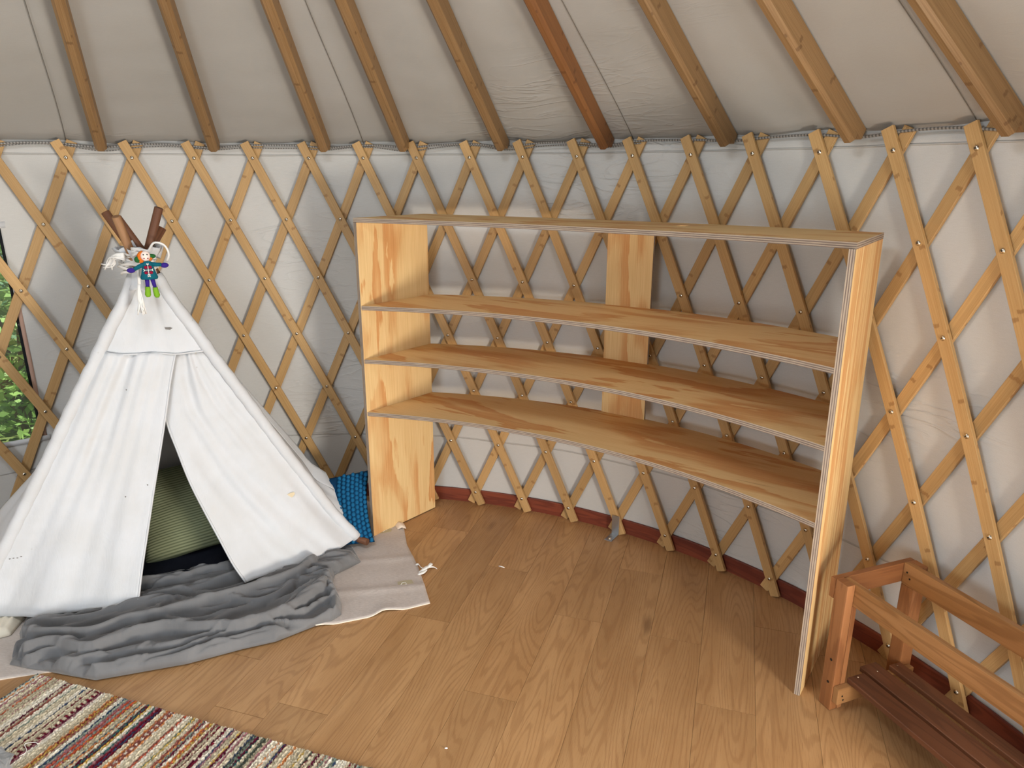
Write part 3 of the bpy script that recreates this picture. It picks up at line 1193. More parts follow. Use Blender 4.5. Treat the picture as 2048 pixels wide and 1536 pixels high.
UVf = [[(F[j, i, 0], F[j, i, 1]) for i in range(ns_)] for j in range(nt_)]
top = [[(F[j, i, 0], F[j, i, 1], H[j, i]) for i in range(ns_)] for j in range(nt_)]
bot = [[(F[j, i, 0], F[j, i, 1], max(.0004, H[j, i] - .004)) for i in range(ns_)] for j in range(nt_)]
mb.grid(top, UVf)
ring = [(0, i) for i in range(ns_)] + [(j, ns_ - 1) for j in range(1, nt_)] + [(nt_ - 1, i) for i in range(ns_ - 2, -1, -1)] + [(j, 0) for j in range(nt_ - 2, 0, -1)]
mb.grid([[bot[j][i] for j, i in ring], [top[j][i] for j, i in ring]], mi=1, closed=True)
felt = tag(mb.build('felt_pad', [M_FELT, M_FELTEDGE]), 'grey-beige felt pad with wavy cut edge lying under the tent and blanket', 'pad')


def flat_piece(name, pts, z, m, parent=None, th=.0012, uvs=None):
    mb = MB()
    a = [Vector((p[0], p[1], z)) for p in pts]
    b = [p + Vector((0, 0, th)) for p in a]
    mb.face(b)
    mb.face(a[::-1])
    for i in range(len(a)):
        j = (i + 1) % len(a)
        mb.face([a[i], a[j], b[j], b[i]])
    o = mb.build(name, m, parent)
    bm = bmesh.new()
    bm.from_mesh(o.data)
    bmesh.ops.recalc_face_normals(bm, faces=bm.faces)
    bm.to_mesh(o.data)
    bm.free()
    return o


M_TAPE = plain('tan_tape_label', S(176, 168, 142), .5, .4)
lb = flat_piece('tape_patch', [(.317, 1.506), (.352, 1.518), (.374, 1.522), (.389, 1.487), (.352, 1.472), (.329, 1.462)], .0058, M_TAPE, felt)
mb = MB()
for pl in ([(.335, 1.482), (.338, 1.497), (.350, 1.502), (.352, 1.494)], [(.350, 1.478), (.358, 1.489), (.356, 1.497)]):
    mb.tube([(x_, y_, .0076) for x_, y_ in pl], .0012, 5)
mb.build('glue_squiggle', M_WHITE, lb)
lb2 = flat_piece('tape_patch', [(.155, 1.944), (.20, 1.962), (.222, 1.955), (.222, 1.930), (.175, 1.912), (.15, 1.918)], .0050, M_TAPE, felt)
mb = MB()
for dx in (0, .014):
    mb.tube([(.172 + dx, 1.925 + dx * .3, .0066), (.178 + dx, 1.938 + dx * .3, .0066), (.186 + dx, 1.942 + dx * .3, .0066)], .001, 5)
mb.build('glue_squiggle', M_WHITE, lb2)
# lifted felt corner by the bookcase foot
mb = MB()
cn = [(.225, 2.012), (.262, 2.000), (.283, 1.968), (.276, 1.935), (.250, 1.958)]
rows = []
for k in range(5):
    t = k / 4
    a, b = Vector((lerp(.222, .250, t), lerp(2.006, 1.950, t), .006)), Vector((lerp(.258, .288, t), lerp(2.014, 1.958, t), .006 + .012 * math.sin(PI * t)))
    rows.append([a, (a + b) / 2 + Vector((0, 0, .009)), b])
mb.grid(rows)
o = mb.build('turned_corner', M_FELTEDGE, felt)
solid(o, .002)
# torn white shreds at the pad's edge, a sliver and a crumb on the floor
mb = MB()
rng2 = random.Random(4)
for pts in ([(.374, 1.640, .004), (.388, 1.634, .012), (.396, 1.618, .009), (.412, 1.612, .004)],
            [(.395, 1.580, .003), (.412, 1.594, .010), (.430, 1.612, .012), (.452, 1.622, .007), (.468, 1.612, .002)],
            [(.430, 1.612, .012), (.442, 1.632, .014), (.446, 1.645, .006)],
            [(.392, 1.566, .003), (.412, 1.574, .008), (.428, 1.596, .008)]):
    L_ = smooth_line(pts, 10)
    rows = []
    for k, p in enumerate(L_):
        w = .007 * math.sin(PI * (k + .7) / 10.5) + .002
        rows.append([Vector(p) + Vector((w * .6, -w, 0)), Vector(p) + Vector((0, 0, .002)), Vector(p) - Vector((w * .6, -w, 0))])
    mb.grid(rows)
o = mb.build('torn_shreds', M_WHITE, felt)
solid(o, .001)
mb = MB()
mb.tube([(.73, 1.634, .0022), (.742, 1.629, .0026), (.754, 1.621, .0022)], .002, 6)
tag(mb.build('paper_sliver', M_WHITE), 'tiny white paper sliver lying on the oak floor beside the pad', 'scrap')
mb = MB()
mb.ellipsoid((.594, .638, .0022), (.005, .003, .002), 8, 5)
tag(mb.build('crumb', M_WHITE), 'tiny white crumb on the oak floor near the rug edge', 'scrap')

# ------------------------------------------------------------------ crumpled grey blanket
low = [(-.927, 1.002), (-.854, .982), (-.786, .969), (-.699, .948), (-.589, .923), (-.482, .955), (-.32, 1.004), (-.161, 1.081), (-.058, 1.122), (.059, 1.212), (.109, 1.241), (.139, 1.282)]
upl = [(-1.007, 1.172), (-1.035, 1.258), (-1.015, 1.304), (-.849, 1.336), (-.72, 1.42), (-.70, 1.50), (-.606, 1.549), (-.42, 1.635), (-.231, 1.645), (-.095, 1.741), (.022, 1.823), (.071, 1.79), (.138, 1.66)]
lft = [(-.927, 1.002), (-.945, 1.05), (-.937, 1.094), (-.965, 1.12), (-1.007, 1.172)]
rgt = [(.139, 1.282), (.125, 1.35), (.093, 1.413), (.055, 1.49), (.048, 1.56), (.138, 1.66)]
RIDGES = [([(-.963, 1.17), (-.767, 1.203), (-.615, 1.285), (-.522, 1.3)], .034, .028), ([(-.937, 1.094), (-.775, 1.083), (-.648, 1.132), (-.554, 1.197), (-.417, 1.251), (-.257, 1.351), (-.119, 1.459), (-.045, 1.575)], .046, .026),
          ([(-.678, 1.41), (-.553, 1.442), (-.455, 1.523), (-.371, 1.54)], .040, .028), ([(-.624, 1.321), (-.482, 1.38), (-.378, 1.442), (-.235, 1.53), (-.150, 1.590)], .034, .026),
          ([(-.875, 1.023), (-.788, 1.041), (-.649, 1.024), (-.581, 1.095), (-.444, 1.133), (-.26, 1.146), (-.08, 1.198), (.051, 1.412)], .042, .030), ([(-.779, .967), (-.598, .935), (-.416, .979), (-.226, 1.06), (-.055, 1.121), (.133, 1.253)], .016, .03),
          ([(-.39, 1.265), (-.324, 1.308), (-.199, 1.308), (-.129, 1.352), (-.084, 1.428)], .030, .02), ([(-.088, 1.198), (-.052, 1.323), (.021, 1.428), (.061, 1.444)], .028, .022),
          ([(-.067, 1.524), (.009, 1.508), (.057, 1.459), (.104, 1.338), (.144, 1.239)], .026, .03), ([(-.538, 1.197), (-.529, 1.279), (-.498, 1.321)], .026, .018),
          ([(-.083, 1.615), (.002, 1.650), (.101, 1.645)], .020, .03)]
G_ = coons(low, upl, lft, rgt, 330, 150)
X, Y = G_[..., 0], G_[..., 1]
nt_, ns_ = X.shape


def seg_dist(X, Y, pl):
    best = np.full(X.shape, 9.0)
    side = np.zeros(X.shape)
    for (x0, y0), (x1, y1) in zip(pl[:-1], pl[1:]):
        dx, dy = x1 - x0, y1 - y0
        L2 = dx * dx + dy * dy
        t = np.clip(((X - x0) * dx + (Y - y0) * dy) / L2, 0, 1)
        ex, ey = X - x0 - t * dx, Y - y0 - t * dy
        d = np.hypot(ex, ey)
        m = d < best
        best = np.where(m, d, best)
        side = np.where(m, dx * ey - dy * ex, side)
    return best, side


Hh = np.full(X.shape, .014)
# warp the plan so the folds wander
WX, WY = np.zeros(X.shape), np.zeros(X.shape)
FN = np.zeros(X.shape)
for j in range(nt_):
    for i in range(ns_):
        v = Vector((X[j, i], Y[j, i], 0))
        WX[j, i] = .022 * mnoise.noise(v * 8)
        WY[j, i] = .022 * mnoise.noise(v * 8 + Vector((7, 3, 1)))
        # ridged wrinkles stretched along the blanket
        a = v.x * .90 + v.y * .43
        b = -v.x * .43 + v.y * .90
        w = mnoise.noise(Vector((a * 1.7, b * 19, 2.0)) + Vector((0, 1.1 * mnoise.noise(v * 4.5), 0)))
        FN[j, i] = math.sqrt(max(0, 1 - (w / .20) ** 2))
        w2 = mnoise.noise(Vector((a * 4.5, b * 38, 5.0)) + Vector((0, 1.8 * mnoise.noise(v * 7), 0)))
        FN[j, i] += .24 * math.sqrt(max(0, 1 - (w2 / .16) ** 2))
for pl, a, w in RIDGES:
    pl2 = [tuple(p[:2]) for p in smooth_line([(x_, y_, 0) for x_, y_ in pl], 24)]
    d, s = seg_dist(X + WX, Y + WY, pl2)
    wd = np.where(s < 0, w * .55, w * 1.25)          # steep towards the viewer, gentle behind
    Hh = np.maximum(Hh, a * 1.5 * (.25 * np.exp(-(d / (2.4 * w)) ** 2) + .95 * np.clip(1 - (d / wd) ** 2, 0, 1) ** .8))
Hh = np.maximum(Hh, Hh * .55 + .036 * FN)
for _ in range(1):
    Hh[1:-1, 1:-1] = (Hh[1:-1, 1:-1] * 4 + Hh[:-2, 1:-1] + Hh[2:, 1:-1] + Hh[1:-1, :-2] + Hh[1:-1, 2:]) / 8
s = np.linspace(0, 1, ns_)[None, :]
t = np.linspace(0, 1, nt_)[:, None]
fall = lambda q, e: np.clip(q / e, 0, 1) ** .5
Hh = .0065 + Hh * fall(t, .05) * fall(1 - t, .07) * fall(s, .02) * fall(1 - s, .02)
P = [[(X[j, i], Y[j, i], Hh[j, i]) for i in range(ns_)] for j in range(nt_)]
UVb = [[(X[j, i], Y[j, i]) for i in range(ns_)] for j in range(nt_)]
mb = MB()
mb.grid(P, UVb)
o = tag(mb.build('grey_blanket', M_BLANKET, weld=False), 'crumpled dark grey blanket heaped on the felt pad at the tent door', 'blanket')
solid(o, .003, -1)

# ------------------------------------------------------------------ play tent
tent = thing('play_tent', 'white cotton play tent on five wooden poles standing on the grey felt pad', 'tent')
LP = [(-.661, 1.683, 1.236), (-.696, 1.649, 1.141), (-.74, 1.611, 1.052), (-.78, 1.576, .962), (-.861, 1.505, .786), (-.943, 1.432, .602), (-1.024, 1.362, .43), (-1.104, 1.293, .261), (-1.168, 1.238, .127), (-1.203, 1.206, .045)]
RP = [(-.592, 1.714, 1.232), (-.543, 1.717, 1.13), (-.485, 1.725, 1.028), (-.432, 1.731, .929), (-.313, 1.746, .719), (-.193, 1.761, .503), (-.067, 1.779, .287), (.008, 1.79, .161), (.093, 1.795, .05)]
LI = [(-.536, 1.663, .929), (-.554, 1.629, .828), (-.574, 1.591, .696), (-.595, 1.546, .556), (-.615, 1.491, .411), (-.623, 1.419, .276), (-.628, 1.359, .17), (-.622, 1.268, .04)]
RI = [(-.549, 1.675, .922), (-.571, 1.643, .804), (-.586, 1.614, .688), (-.537, 1.577, .544), (-.493, 1.55, .426), (-.431, 1.512, .314), (-.371, 1.481, .205), (-.317, 1.445, .123), (-.264, 1.416, .062)]
RH = [(-.264, 1.417, .062), (-.206, 1.478, .058), (-.13, 1.56, .05), (-.025, 1.632, .05), (.043, 1.703, .05), (.093, 1.795, .05)]
LH = [(-1.203, 1.206, .045), (-1.101, 1.222, .04), (-.982, 1.238, .04), (-.86, 1.251, .04), (-.753, 1.261, .04), (-.622, 1.268, .04)]
TN = Vector((.415, -.894, .169))          # outward normal of the front face


def coons3(B, T, L_, E, ns, nt):
    return coons(B, T, L_, E, ns, nt)


def cloth_panel(name, B, T, L_, E, ns, nt, disp, nrm, parent=tent, th=.0016, m=M_TENT):
    """B bottom edge, T top edge, both left to right; L_, E side edges bottom to top"""
    P = coons(B, T, L_, E, ns, nt)
    rows, uv = [], []
    for j in range(nt):
        row = []
        for i in range(ns):
            q = Vector(P[j, i]) + nrm * disp(i / (ns - 1), j / (nt - 1))
            row.append(q)
        rows.append(row)
        uv.append([(P[j, i, 0], P[j, i, 2]) for i in range(ns)])
    mb = MB()
    mb.grid(rows, uv)
    o = mb.build(name, m, parent)
    return solid(o, th)


def nz(x, y, z=0):
    return mnoise.noise(Vector((x, y, z)))


# upper front with gathers falling from the neck
up_front = cloth_panel('upper_front', [LP[3], (-.70, 1.595, .945), (-.60, 1.64, .94), LI[0], RP[3]], [LP[0], RP[0]], LP[3::-1], RP[3::-1], 40, 30,
            lambda s_, t_: .012 * nz(s_ * 6, t_ * .8, 1) * math.sin(PI * s_) + .012 * t_ * math.sin(s_ * 18) * math.sin(PI * s_), TN)
# left door flap (overlaps the right one at the top)
flap_l = cloth_panel('door_flap', LH, [LP[3], (-.70, 1.595, .945), (-.60, 1.64, .94), LI[0]], LP[:2:-1], LI[::-1], 50, 70,
            lambda s_, t_: (.034 * nz(s_ * 3.6, t_ * 1.1, 4) + .020 * nz(s_ * 9, t_ * 1.6, 8)) * math.sin(PI * min(1, s_ * 1.05)) ** .7 + .004, TN)
flap_r = cloth_panel('door_flap', RH, [RI[0], RP[3]], RI[::-1], RP[:2:-1], 50, 70,
            lambda s_, t_: (.026 * nz(s_ * 3.2 + 3, t_ * 1.2, 14) + .018 * nz(s_ * 8 + t_ * 3, t_ * 3, 18)
                            + .012 * math.exp(-((t_ - .2) / .16) ** 2) * math.sin(16 * s_ + 9 * t_) * sstep(s_, .5, .8)) * math.sin(PI * s_) ** .6, TN)
# seam tape across the front and door hems
M_HEM = M_TENT
mb = MB()
mb.tube(smooth_line([Vector(p) + TN * .006 for p in (LP[3], (-.70, 1.595, .945), (-.60, 1.64, .94), LI[0], (-.48, 1.70, .928), RP[3])], 30), .0035, 6)
mb.build('seam', M_TENT, tent)
mb = MB()
mb.tube([Vector(p) + TN * .004 for p in smooth_line(LI, 40)], .0042, 6)
mb.tube([Vector(p) + TN * .001 for p in smooth_line(RI, 40)], .0042, 6)
mb.build('hem', M_TENT, tent)
# sides and back
LBf, CBf, RBf = Vector((-1.34, 1.58, .02)), Vector((-.66, 2.14, .02)), Vector((-.20, 2.14, .02))
NK = Vector((-.63, 1.71, 1.235))
c2l = [(-.665, 1.70, 1.22), (-1.093, 1.55, .49), (-1.232, 1.5, .343), (-1.33, 1.44, .20), (-1.37, 1.42, .10)]
cloth_panel('side_panel', [LP[-1], (-1.30, 1.30, .05), c2l[-1]], [LP[0], c2l[0]], LP[::-1], c2l[::-1], 20, 40, lambda s_, t_: .008 * nz(s_ * 5, t_ * 3, 2), Vector((-.8, -.5, 0)))
cloth_panel('side_panel', [c2l[-1], LBf], [c2l[0], NK], c2l[::-1], [LBf, NK], 16, 30, lambda s_, t_: 0, Vector((-1, 0, 0)))
c2r = [(-.590, 1.725, 1.225), (-.37, 1.87, .72), (-.170, 1.97, .34), (-.118, 1.945, .262), (-.018, 1.91, .228), (-.006, 1.875, .15)]
cloth_panel('side_panel', [RP[-1], (.03, 1.86, .12), c2r[-1]], [RP[0], c2r[0]], RP[::-1], c2r[::-1], 20, 40, lambda s_, t_: .006 * nz(s_ * 5, t_ * 3, 6), Vector((.8, .3, 0)))
cloth_panel('side_panel', [c2r[-1], (-.06, 2.0, .2), RBf + Vector((0, 0, .12))], [c2r[0], NK], c2r[::-1], [RBf + Vector((0, 0, .12)), NK], 16, 30, lambda s_, t_: 0, Vector((1, 0, 0)))
cloth_panel('back_panel', [LBf, CBf], [NK, NK + Vector((.02, .02, 0))], [LBf, NK], [CBf, NK + Vector((.02, .02, 0))], 16, 24, lambda s_, t_: .01 * nz(s_ * 4, t_ * 3, 7), Vector((-.5, .8, 0)))
cloth_panel('back_panel', [CBf, RBf], [NK + Vector((.02, .02, 0)), NK + Vector((.03, 0, 0))], [CBf, NK + Vector((.02, .02, 0))], [RBf, NK + Vector((.03, 0, 0))], 16, 24, lambda s_, t_: .01 * nz(s_ * 4, t_ * 3, 9), Vector((.5, .8, 0)))
# pole sleeves sewn along the two front edges
for pl, rad in ((LP, .0235), (RP, .0235)):
    L_ = smooth_line(pl, 60)
    mb = MB()
    mb.tube(L_, [rad * (1 + .10 * nz(k * .35, 3) + .05 * math.sin(k * 1.9)) for k in range(60)], 12)
    mb.build('pole_sleeve', M_TENT, tent)
# poles: foot, crossing, tip
POLES = [((.145, 1.772, .040), (-.655, 1.690, 1.33), (-.729, 1.676, 1.473), M_POLE), ((-1.235, 1.185, .005), (-.640, 1.735, 1.29), (-.578, 1.79, 1.406), M_POLE),
         ((-.655, 2.13, .005), (-.640, 1.672, 1.27), (-.649, 1.60, 1.461), M_POLE_LIT), ((-1.325, 1.57, .005), (-.62, 1.715, 1.30), (-.547, 1.72, 1.486), M_POLE), ((-.215, 2.13, .005), (-.628, 1.70, 1.33), (-.668, 1.64, 1.455), M_POLE)]
for k, (f_, x_, tp, m) in enumerate(POLES):
    mb = MB()
    mid = RP[8::-1] + [x_] if k == 0 else LP[8::-1] + [x_] if k == 1 else []
    path = [Vector(p) for p in smooth_line([f_] + mid, 36)] if k < 2 else [Vector(f_), lerp(Vector(f_), Vector(x_), .5), Vector(x_)]
    mb.tube(path + [Vector(tp)], .0155, 14)
    mb.build('pole', m, tent, bevel=.0015)
# gathered cloth collar around the crossing of the poles
mb = MB()
rows, uvs = [], []
for j in range(14):
    t = j / 13
    z_ = lerp(1.185, 1.342, t)
    r_ = .058 - .020 * math.sin(PI * min(1, t * 1.15)) + .012 * sstep(t, .75, 1)
    row = []
    for i in range(48):
        a = 2 * PI * i / 48
        f = 1 + .10 * math.sin(a * 9 + 2 * t) + .06 * math.sin(a * 17 - t * 3) + .10 * nz(a * 2, t * 3, 5)
        row.append(Vector((-.632 - .006 * t + r_ * 1.15 * f * math.cos(a), 1.697 + r_ * f * math.sin(a), z_ + .010 * t * nz(a * 3, 2, 1))))
    rows.append(row)
    uvs.append([(i * .007, z_) for i in range(49)])
mb.grid(rows, uvs, closed=True)
solid(mb.build('collar', M_TENT, tent), .0015)
# white cotton wrapping, knots and tassels at the neck
mb = MB()
for k in range(9):
    z_ = 1.262 + k * .0075
    rr_ = .052 + .010 * math.sin(k * 2.1) - .004 * k * .5 + .010
    pts = []
    tx, ty = random.uniform(-.25, .25), random.uniform(-.25, .25)
    for i in range(26):
        a = 2 * PI * i / 25
        x_, y_ = rr_ * math.cos(a), rr_ * .8 * math.sin(a)
        pts.append(Vector((-.640 + x_, 1.685 + y_, z_ + tx * x_ + ty * y_ + .003 * math.sin(a * 5 + k))))
    mb.tube(pts, .0052, 6)
mb.build('neck_wrap', M_COTTON, tent)
mb = MB()
mb.tube(smooth_line([(-.578, 1.66, 1.335), (-.548, 1.65, 1.362), (-.515, 1.655, 1.352), (-.505, 1.66, 1.318), (-.522, 1.67, 1.29)], 20), .004, 6)
for k in range(9):
    q = random.uniform
    mb.tube(smooth_line([(-.655, 1.625, 1.30 + k * .003), (-.69, 1.625 + q(-.01, .01), 1.312 + q(-.008, .008)), (-.712 + q(-.012, .012), 1.635, 1.295 + q(-.02, .012)), (-.735 + q(-.02, .02), 1.64, 1.272 + q(-.02, .02))], 10), [.004] * 6 + [.0025] * 4, 5)
for k in range(6):
    q = random.uniform
    mb.tube(smooth_line([(-.62, 1.615, 1.315 + k * .006), (-.59, 1.612, 1.335 + q(-.01, .01)), (-.555, 1.62, 1.322 + q(-.012, .008)), (-.545, 1.64, 1.30)], 10), .0038, 5)
mb.build('frayed_cord', M_COTTON, tent)
mb = MB()
for k in range(14):
    q = random.uniform
    mb.tube(smooth_line([(-.597 + q(-.004, .004), 1.588, 1.215), (-.598 + q(-.008, .008), 1.584, 1.165), (-.598 + q(-.02, .02), 1.578 + q(-.01, .01), 1.112 + q(-.01, .012))], 8), .0024, 5)
mb.tube([(-.597, 1.60, 1.27), (-.596, 1.59, 1.215)], .006, 8)
mb.build('tassel', M_COTTON, tent)
mb = MB()
mb.tube([(-.640, 1.70, 1.335), (-.652, 1.675, 1.372)], [.021, .0185], 12)
mb.tube([(-.605, 1.75, 1.30), (-.592, 1.772, 1.345)], [.022, .019], 12)
mb.build('tape_wrap', M_TENT, tent)
# small printed mark and a stain on the cloth are flat marks on the front
from mathutils.bvhtree import BVHTree


def stick(panel, P):
    """nearest point on the outside of a cloth panel, seen along the front normal"""
    t = BVHTree.FromPolygons([v.co for v in panel.data.vertices], [p.vertices for p in panel.data.polygons])
    h = t.ray_cast(Vector(P) + TN * .3, -TN)[0]
    return (h if h is not None else Vector(P)) + TN * .0016


def mark(name, panel, P, pts, m):
    c = stick(panel, P)
    ax, ay = Vector((.907, .422, 0)), Vector((-.071, .153, .986))
    mb = MB()
    mb.face([c + ax * x_ + ay * y_ for x_, y_ in pts])
    return mb.build(name, m, tent)


MARKS = [(-.171, 1.732, .297), (-.56, 1.69, 1.027), (-.703, 1.583, .809), (-1.066, 1.306, .239), (-.653, 1.536, .439), (-.723, 1.497, .407), (-.481, 1.707, .924)]
mk = plain('grey_print', S(120, 116, 112), .9)
stain_m = plain('tan_stain', S(214, 198, 166), .9)
mark('printed_mark', up_front, MARKS[1], [(-.014, .005), (-.012, -.003), (.004, -.006), (.014, .0), (.006, .004)], mk)
mark('stain', flap_r, MARKS[0], [(-.022, -.008), (-.016, .004), (.0, .011), (.019, .013), (.022, .004), (.012, -.007), (-.008, -.013)], stain_m)
mark('stain', up_front, MARKS[6], [(-.008, .003), (-.006, -.003), (.004, -.005), (.009, .0), (.003, .004)], stain_m)
for P_ in (MARKS[2], MARKS[4], MARKS[5]):
    mark('speck', flap_l, P_, [(-.003, .002), (-.001, -.003), (.003, -.001), (.001, .003)], mk)
for k in range(4):
    q = Vector(MARKS[3]) + Vector((.011 * k - .016, .005 * k, .003 * math.sin(k * 3)))
    mark('speck', flap_l, q, [(-.004, .001), (-.001, -.002), (.004, -.001), (.001, .002)], mk)

# ------------------------------------------------------------------ doll hung at the tent neck
doll = thing('rag_doll', 'small felt rag doll in teal dress and green boots tied to the tent neck', 'doll', (-.553, 1.585, 1.268), R(28))
F_TEAL = cloth('teal_felt', S(20, 92, 108), S(26, 102, 118), .95, .3)
F_PURP = cloth('purple_felt', S(58, 40, 128), S(66, 48, 140), .95, .3)
F_GREEN = cloth('green_felt', S(120, 168, 44), S(132, 178, 58), .95, .3)
F_SKIN = cloth('face_felt', S(240, 222, 212), S(236, 216, 206), .95, .2)
F_ORNG = cloth('orange_wool', S(206, 110, 38), S(220, 126, 50), .95, .5)
F_RED = cloth('crimson_felt', S(140, 24, 52), S(150, 30, 60), .95, .2)
F_DKG = cloth('dark_green_felt', S(40, 92, 48), S(50, 104, 58), .95, .2)
# x right, -y to the viewer, z up; origin at chest
mb = MB()
prof = [(.0, .034), (.012, .032), (.018, .024), (.020, .008), (.025, -.012), (.030, -.027), (.027, -.033), (.0, -.034)]
mb.grid([[Vector((r_ * math.cos(a), r_ * .55 * math.sin(a), z_)) for a in [2 * PI * k / 20 for k in range(20)]] for r_, z_ in prof], closed=True, flip=True)
mb.build('dress', F_TEAL, doll)
mb = MB()
mb.ellipsoid((-.003, -.001, .052), (.0165, .014, .0185), 18, 12)
head = mb.build('head', F_SKIN, doll)
mb = MB()
for x_, z_ in ((-.009, .058), (.003, .058)):
    mb.ellipsoid((x_, -.0128, z_), (.0026, .0022, .0026), 8, 6)
mb.build('eye', M_DARK, head)
mb = MB()
mb.ellipsoid((-.008, -.0128, .045), (.0026, .002, .0022), 8, 6)
mb.ellipsoid((.004, -.0128, .0445), (.0026, .002, .0022), 8, 6)
mb.build('cheek', F_RED, head)
mb = MB()
for a, rr_, sx, sz in ((2.6, .019, .008, .008), (3.0, .020, .008, .010), (3.4, .021, .009, .011), (3.9, .022, .010, .010), (2.2, .018, .008, .007), (5.6, .019, .006, .006), (5.9, .019, .006, .006)):
    mb.ellipsoid((-.003 + rr_ * math.cos(a), .004, .050 + rr_ * math.sin(a)), (sx, .010, sz), 10, 7)
mb.build('hair', F_ORNG, doll)
mb = MB()
mb.ellipsoid((.018, .002, .050), (.014, .007, .0085), 12, 8)
mb.ellipsoid((-.029, .002, .040), (.012, .007, .012), 12, 8)
mb.build('hair_bow', F_DKG, doll)
for sx in (-1, 1):
    mb = MB()
    e = Vector((.046 * sx, -.002, .006 if sx < 0 else .018))
    mb.tube([Vector((.012 * sx, 0, .022)), Vector((.03 * sx, -.001, .014 if sx < 0 else .019)), e], [.008, .0075, .007], 10)
    arm = mb.build('arm', F_TEAL, doll)
    mb = MB()
    mb.ellipsoid(e + Vector((.010 * sx, 0, -.003)), (.0145, .008, .0095), 12, 8)
    mb.build('mitten', F_PURP, arm)
for sx, dx, dz in ((-1, -.002, 0), (1, .006, -.004)):
    mb = MB()
    mb.tube([(.0085 * sx, 0, -.028), (.008 * sx + dx * .5, 0, -.045), (.008 * sx + dx, 0, -.062 + dz)], [.0085, .0075, .0065], 10)
    leg = mb.build('leg', F_PURP, doll)
    mb = MB()
    x0 = .008 * sx + dx
    mb.tube([(x0, 0, -.060 + dz), (x0 + .001 * sx, 0, -.075 + dz), (x0 + .003 * sx, -.003, -.090 + dz), (x0 + .003 * sx, -.005, -.098 + dz)], [.0085, .0095, .0105, .006], 12)
    mb.build('boot', F_GREEN, leg)
mb = MB()
for x_, z_, a in ((-.006, .012, .9), (.006, .012, -.9), (-.007, -.008, -.9), (.007, -.008, .9)):
    mb.ellipsoid((x_ * 1.1, -.0118 - abs(z_) * .02, z_), (.0068, .0022, .0062), 10, 6)
mb.build('red_patch', F_RED, doll)
mb = MB()
yy = -.0150
for a, b in (((0, .024), (0, -.022)), ((-.014, .002), (.014, .002)), ((-.004, .026), (.004, .022)), ((.004, .026), (-.004, .022)), ((0, -.018), (-.005, -.023)), ((0, -.018), (.005, -.023)),
             ((-.011, .002), (-.016, .006)), ((-.011, .002), (-.016, -.002)), ((.011, .002), (.016, .006)), ((.011, .002), (.016, -.002)), ((0, -.012), (-.005, -.017)), ((0, -.012), (.005, -.017))):
    mb.tube([(a[0], yy - .001 * (a[1] < 0), a[1]), (b[0], yy - .002 * (b[1] < 0), b[1])], .0012, 5)
mb.build('white_embroidery', M_WHITE, doll)


# ------------------------------------------------------------------ pillows and mat inside the tent
def pillow_rows(w, h, d, nu=40, nv=34):
    """closed pillow in local x (width), z (height), y (thickness)"""
    front, back = [], []
    for j in range(nv + 1):
        v = -1 + 2 * j / nv
        fr, bk_ = [], []
        for i in range(nu + 1):
            u = -1 + 2 * i / nu
            pin = 1 - .07 * (1 - u * u) * abs(v) ** 3
            pin2 = 1 - .07 * (1 - v * v) * abs(u) ** 3
            t_ = max(0, (1 - abs(u) ** 2.6)) ** .55 * max(0, (1 - abs(v) ** 2.6)) ** .55
            x_, z_ = u * w / 2 * pin2, v * h / 2 * pin
            dy = d / 2 * t_ * (1 + .18 * nz(u * 2.2, v * 2.2, 3))
            fr.append(Vector((x_, -dy, z_)))
            bk_.append(Vector((x_, dy, z_)))
        front.append(fr)
        back.append(bk_)
    return front, back


gp = thing('ribbed_pillow', 'green ribbed pillow leaning inside the tent opening', 'pillow', (-.585, 1.80, .215))
gp.rotation_euler = (R(-38), R(-7), R(24))
fr, bk_ = pillow_rows(.52, .42, .15, 44, 150)
for j, row in enumerate(fr):
    for i, p in enumerate(row):
        p.y -= .0016 * (.5 + .5 * math.cos(j * 2 * PI / 4))
        p.y -= .012 * max(0, nz(p.x * 5 + p.z * 6, p.z * 3, 9)) * (1 - abs(p.x) / .27)
mb = MB()
uv = [[(p.x, p.z) for p in row] for row in fr]
mb.grid(fr, uv)
mb.grid(bk_, uv, flip=True)
kg = NT('green_rib_knit', .95, .05)
x_, y_, _ = kg.xyz(kg.uv())
rib = kg.math('ABSOLUTE', kg.math('SUBTRACT', kg.math('FRACT', kg.math('MULTIPLY', y_, 90)), .5))
kg.color(kg.mix(kg.step(rib, .1, .35), S(102, 108, 82), S(138, 143, 112)))
kg.bump(kg.noise(kg.uv(), 300, 2), .3, .002)
mb.build('cover', kg.m, gp)

mb = MB()
Pn = coons([(-.86, 1.36), (-.62, 1.42), (-.33, 1.56)], [(-.95, 1.75), (-.6, 1.95), (-.30, 2.0)], [(-.86, 1.36), (-.95, 1.75)], [(-.33, 1.56), (-.30, 2.0)], 50, 40)
rows = []
for j in range(40):
    rows.append([(Pn[j, i, 0], Pn[j, i, 1], .008 + .034 * min(1, j / 6) ** .5 * min(1, (49 - i) / 5) ** .5 + .008 * nz(Pn[j, i, 0] * 9, Pn[j, i, 1] * 9)) for i in range(50)])
mb.grid(rows, [[(Pn[j, i, 0], Pn[j, i, 1]) for i in range(50)] for j in range(40)])
o = tag(mb.build('navy_mat', M_NAVY), 'dark navy cloth mat on the tent floor under the green pillow', 'mat')
solid(o, .006, -1)

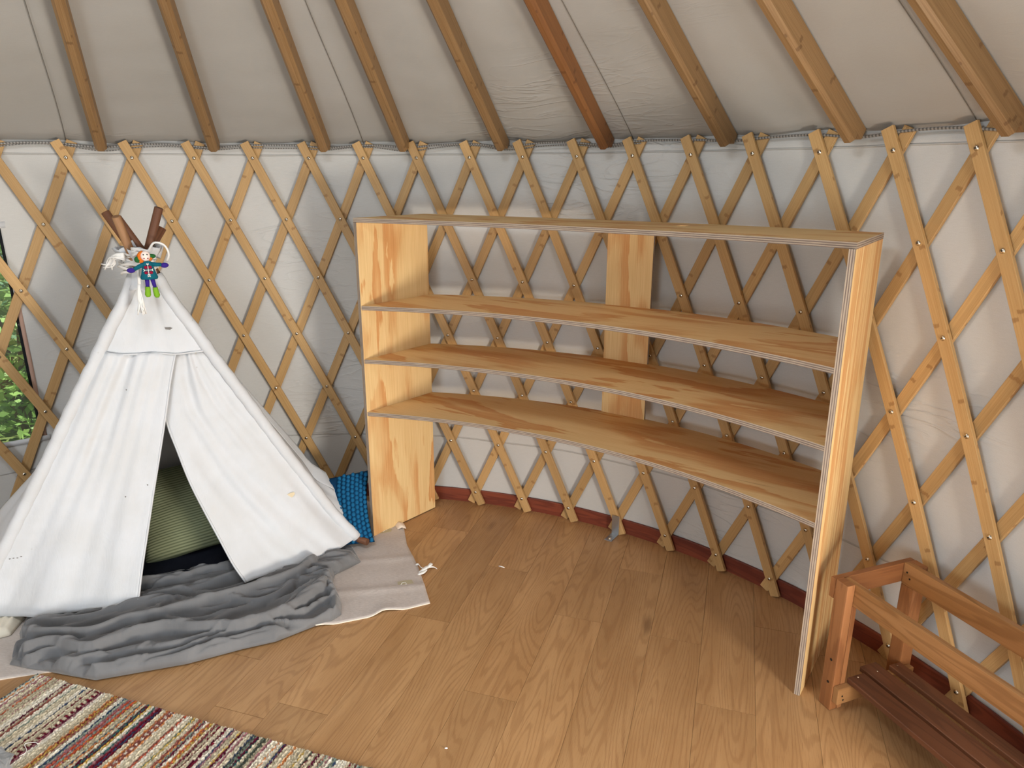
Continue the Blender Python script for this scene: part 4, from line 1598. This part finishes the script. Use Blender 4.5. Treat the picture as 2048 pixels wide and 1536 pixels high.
# blue knitted pillow poking out at the tent's right corner
kp = thing('knitted_pillow', 'bright blue chunky knitted pillow sticking out at the right tent corner', 'pillow', (-.150, 1.872, .118))
kp.rotation_euler = (R(-42), R(-7), R(6))
KW, KH, KD = .60, .34, .10
fr, bk_ = pillow_rows(KW, KH, KD)
mb = MB()
mb.grid(fr)
mb.grid(bk_, flip=True)
K_BLUE = cloth('blue_wool', S(14, 56, 90), S(18, 62, 98), .9, .4)
K_BLUE2 = cloth('light_blue_wool', S(28, 96, 138), S(36, 108, 150), .9, .4)
mb.build('cover', K_BLUE, kp)
mb = MB()
for ix in range(29):
    for iz in range(15):
        u = -1 + 2 * (ix + .5) / 29
        v = -1 + 2 * (iz + .5 + (.5 if ix % 2 else 0)) / 15.5
        if abs(v) > .97 or -.7 < u < .52:
            continue
        j, i = (v + 1) / 2 * 34, (u + 1) / 2 * 40
        p = fr[min(34, round(j))][min(40, round(i))]
        q = bk_[min(34, round(j))][min(40, round(i))]
        x_ = u * KW / 2 * (1 - .07 * (1 - v * v) * abs(u) ** 3)
        z_ = v * KH / 2 * (1 - .07 * (1 - u * u) * abs(v) ** 3)
        mb.ellipsoid((x_, p.y - .001, z_), (.0095, .0075, .0112), 8, 5)
stuff(mb.build('knit_loops', K_BLUE2, kp, weld=False))

# cream gathered cloth under the near left tent corner
mb = MB()
Pn = coons([(-1.22, 1.02), (-1.10, 1.12), (-1.03, 1.16)], [(-1.26, 1.22), (-1.12, 1.25), (-1.045, 1.262)], [(-1.22, 1.02), (-1.26, 1.22)], [(-1.03, 1.16), (-1.045, 1.262)], 60, 24)
rows = []
for j in range(24):
    row = []
    for i in range(60):
        e = min(1, j / 4, (59 - i) / 6, (23 - j) / 3 + .3)
        a = math.sin(i * .9 + j * .25) * .003
        row.append((Pn[j, i, 0], Pn[j, i, 1], .007 + .030 * max(0, e) ** .6 + a * max(0, e)))
    rows.append(row)
mb.grid(rows, [[(Pn[j, i, 0], Pn[j, i, 1]) for i in range(60)] for j in range(24)])
o = tag(mb.build('cream_cushion', M_CREAM), 'gathered cream cushion edge peeking from under the near left tent corner', 'cushion')
solid(o, .003, -1)
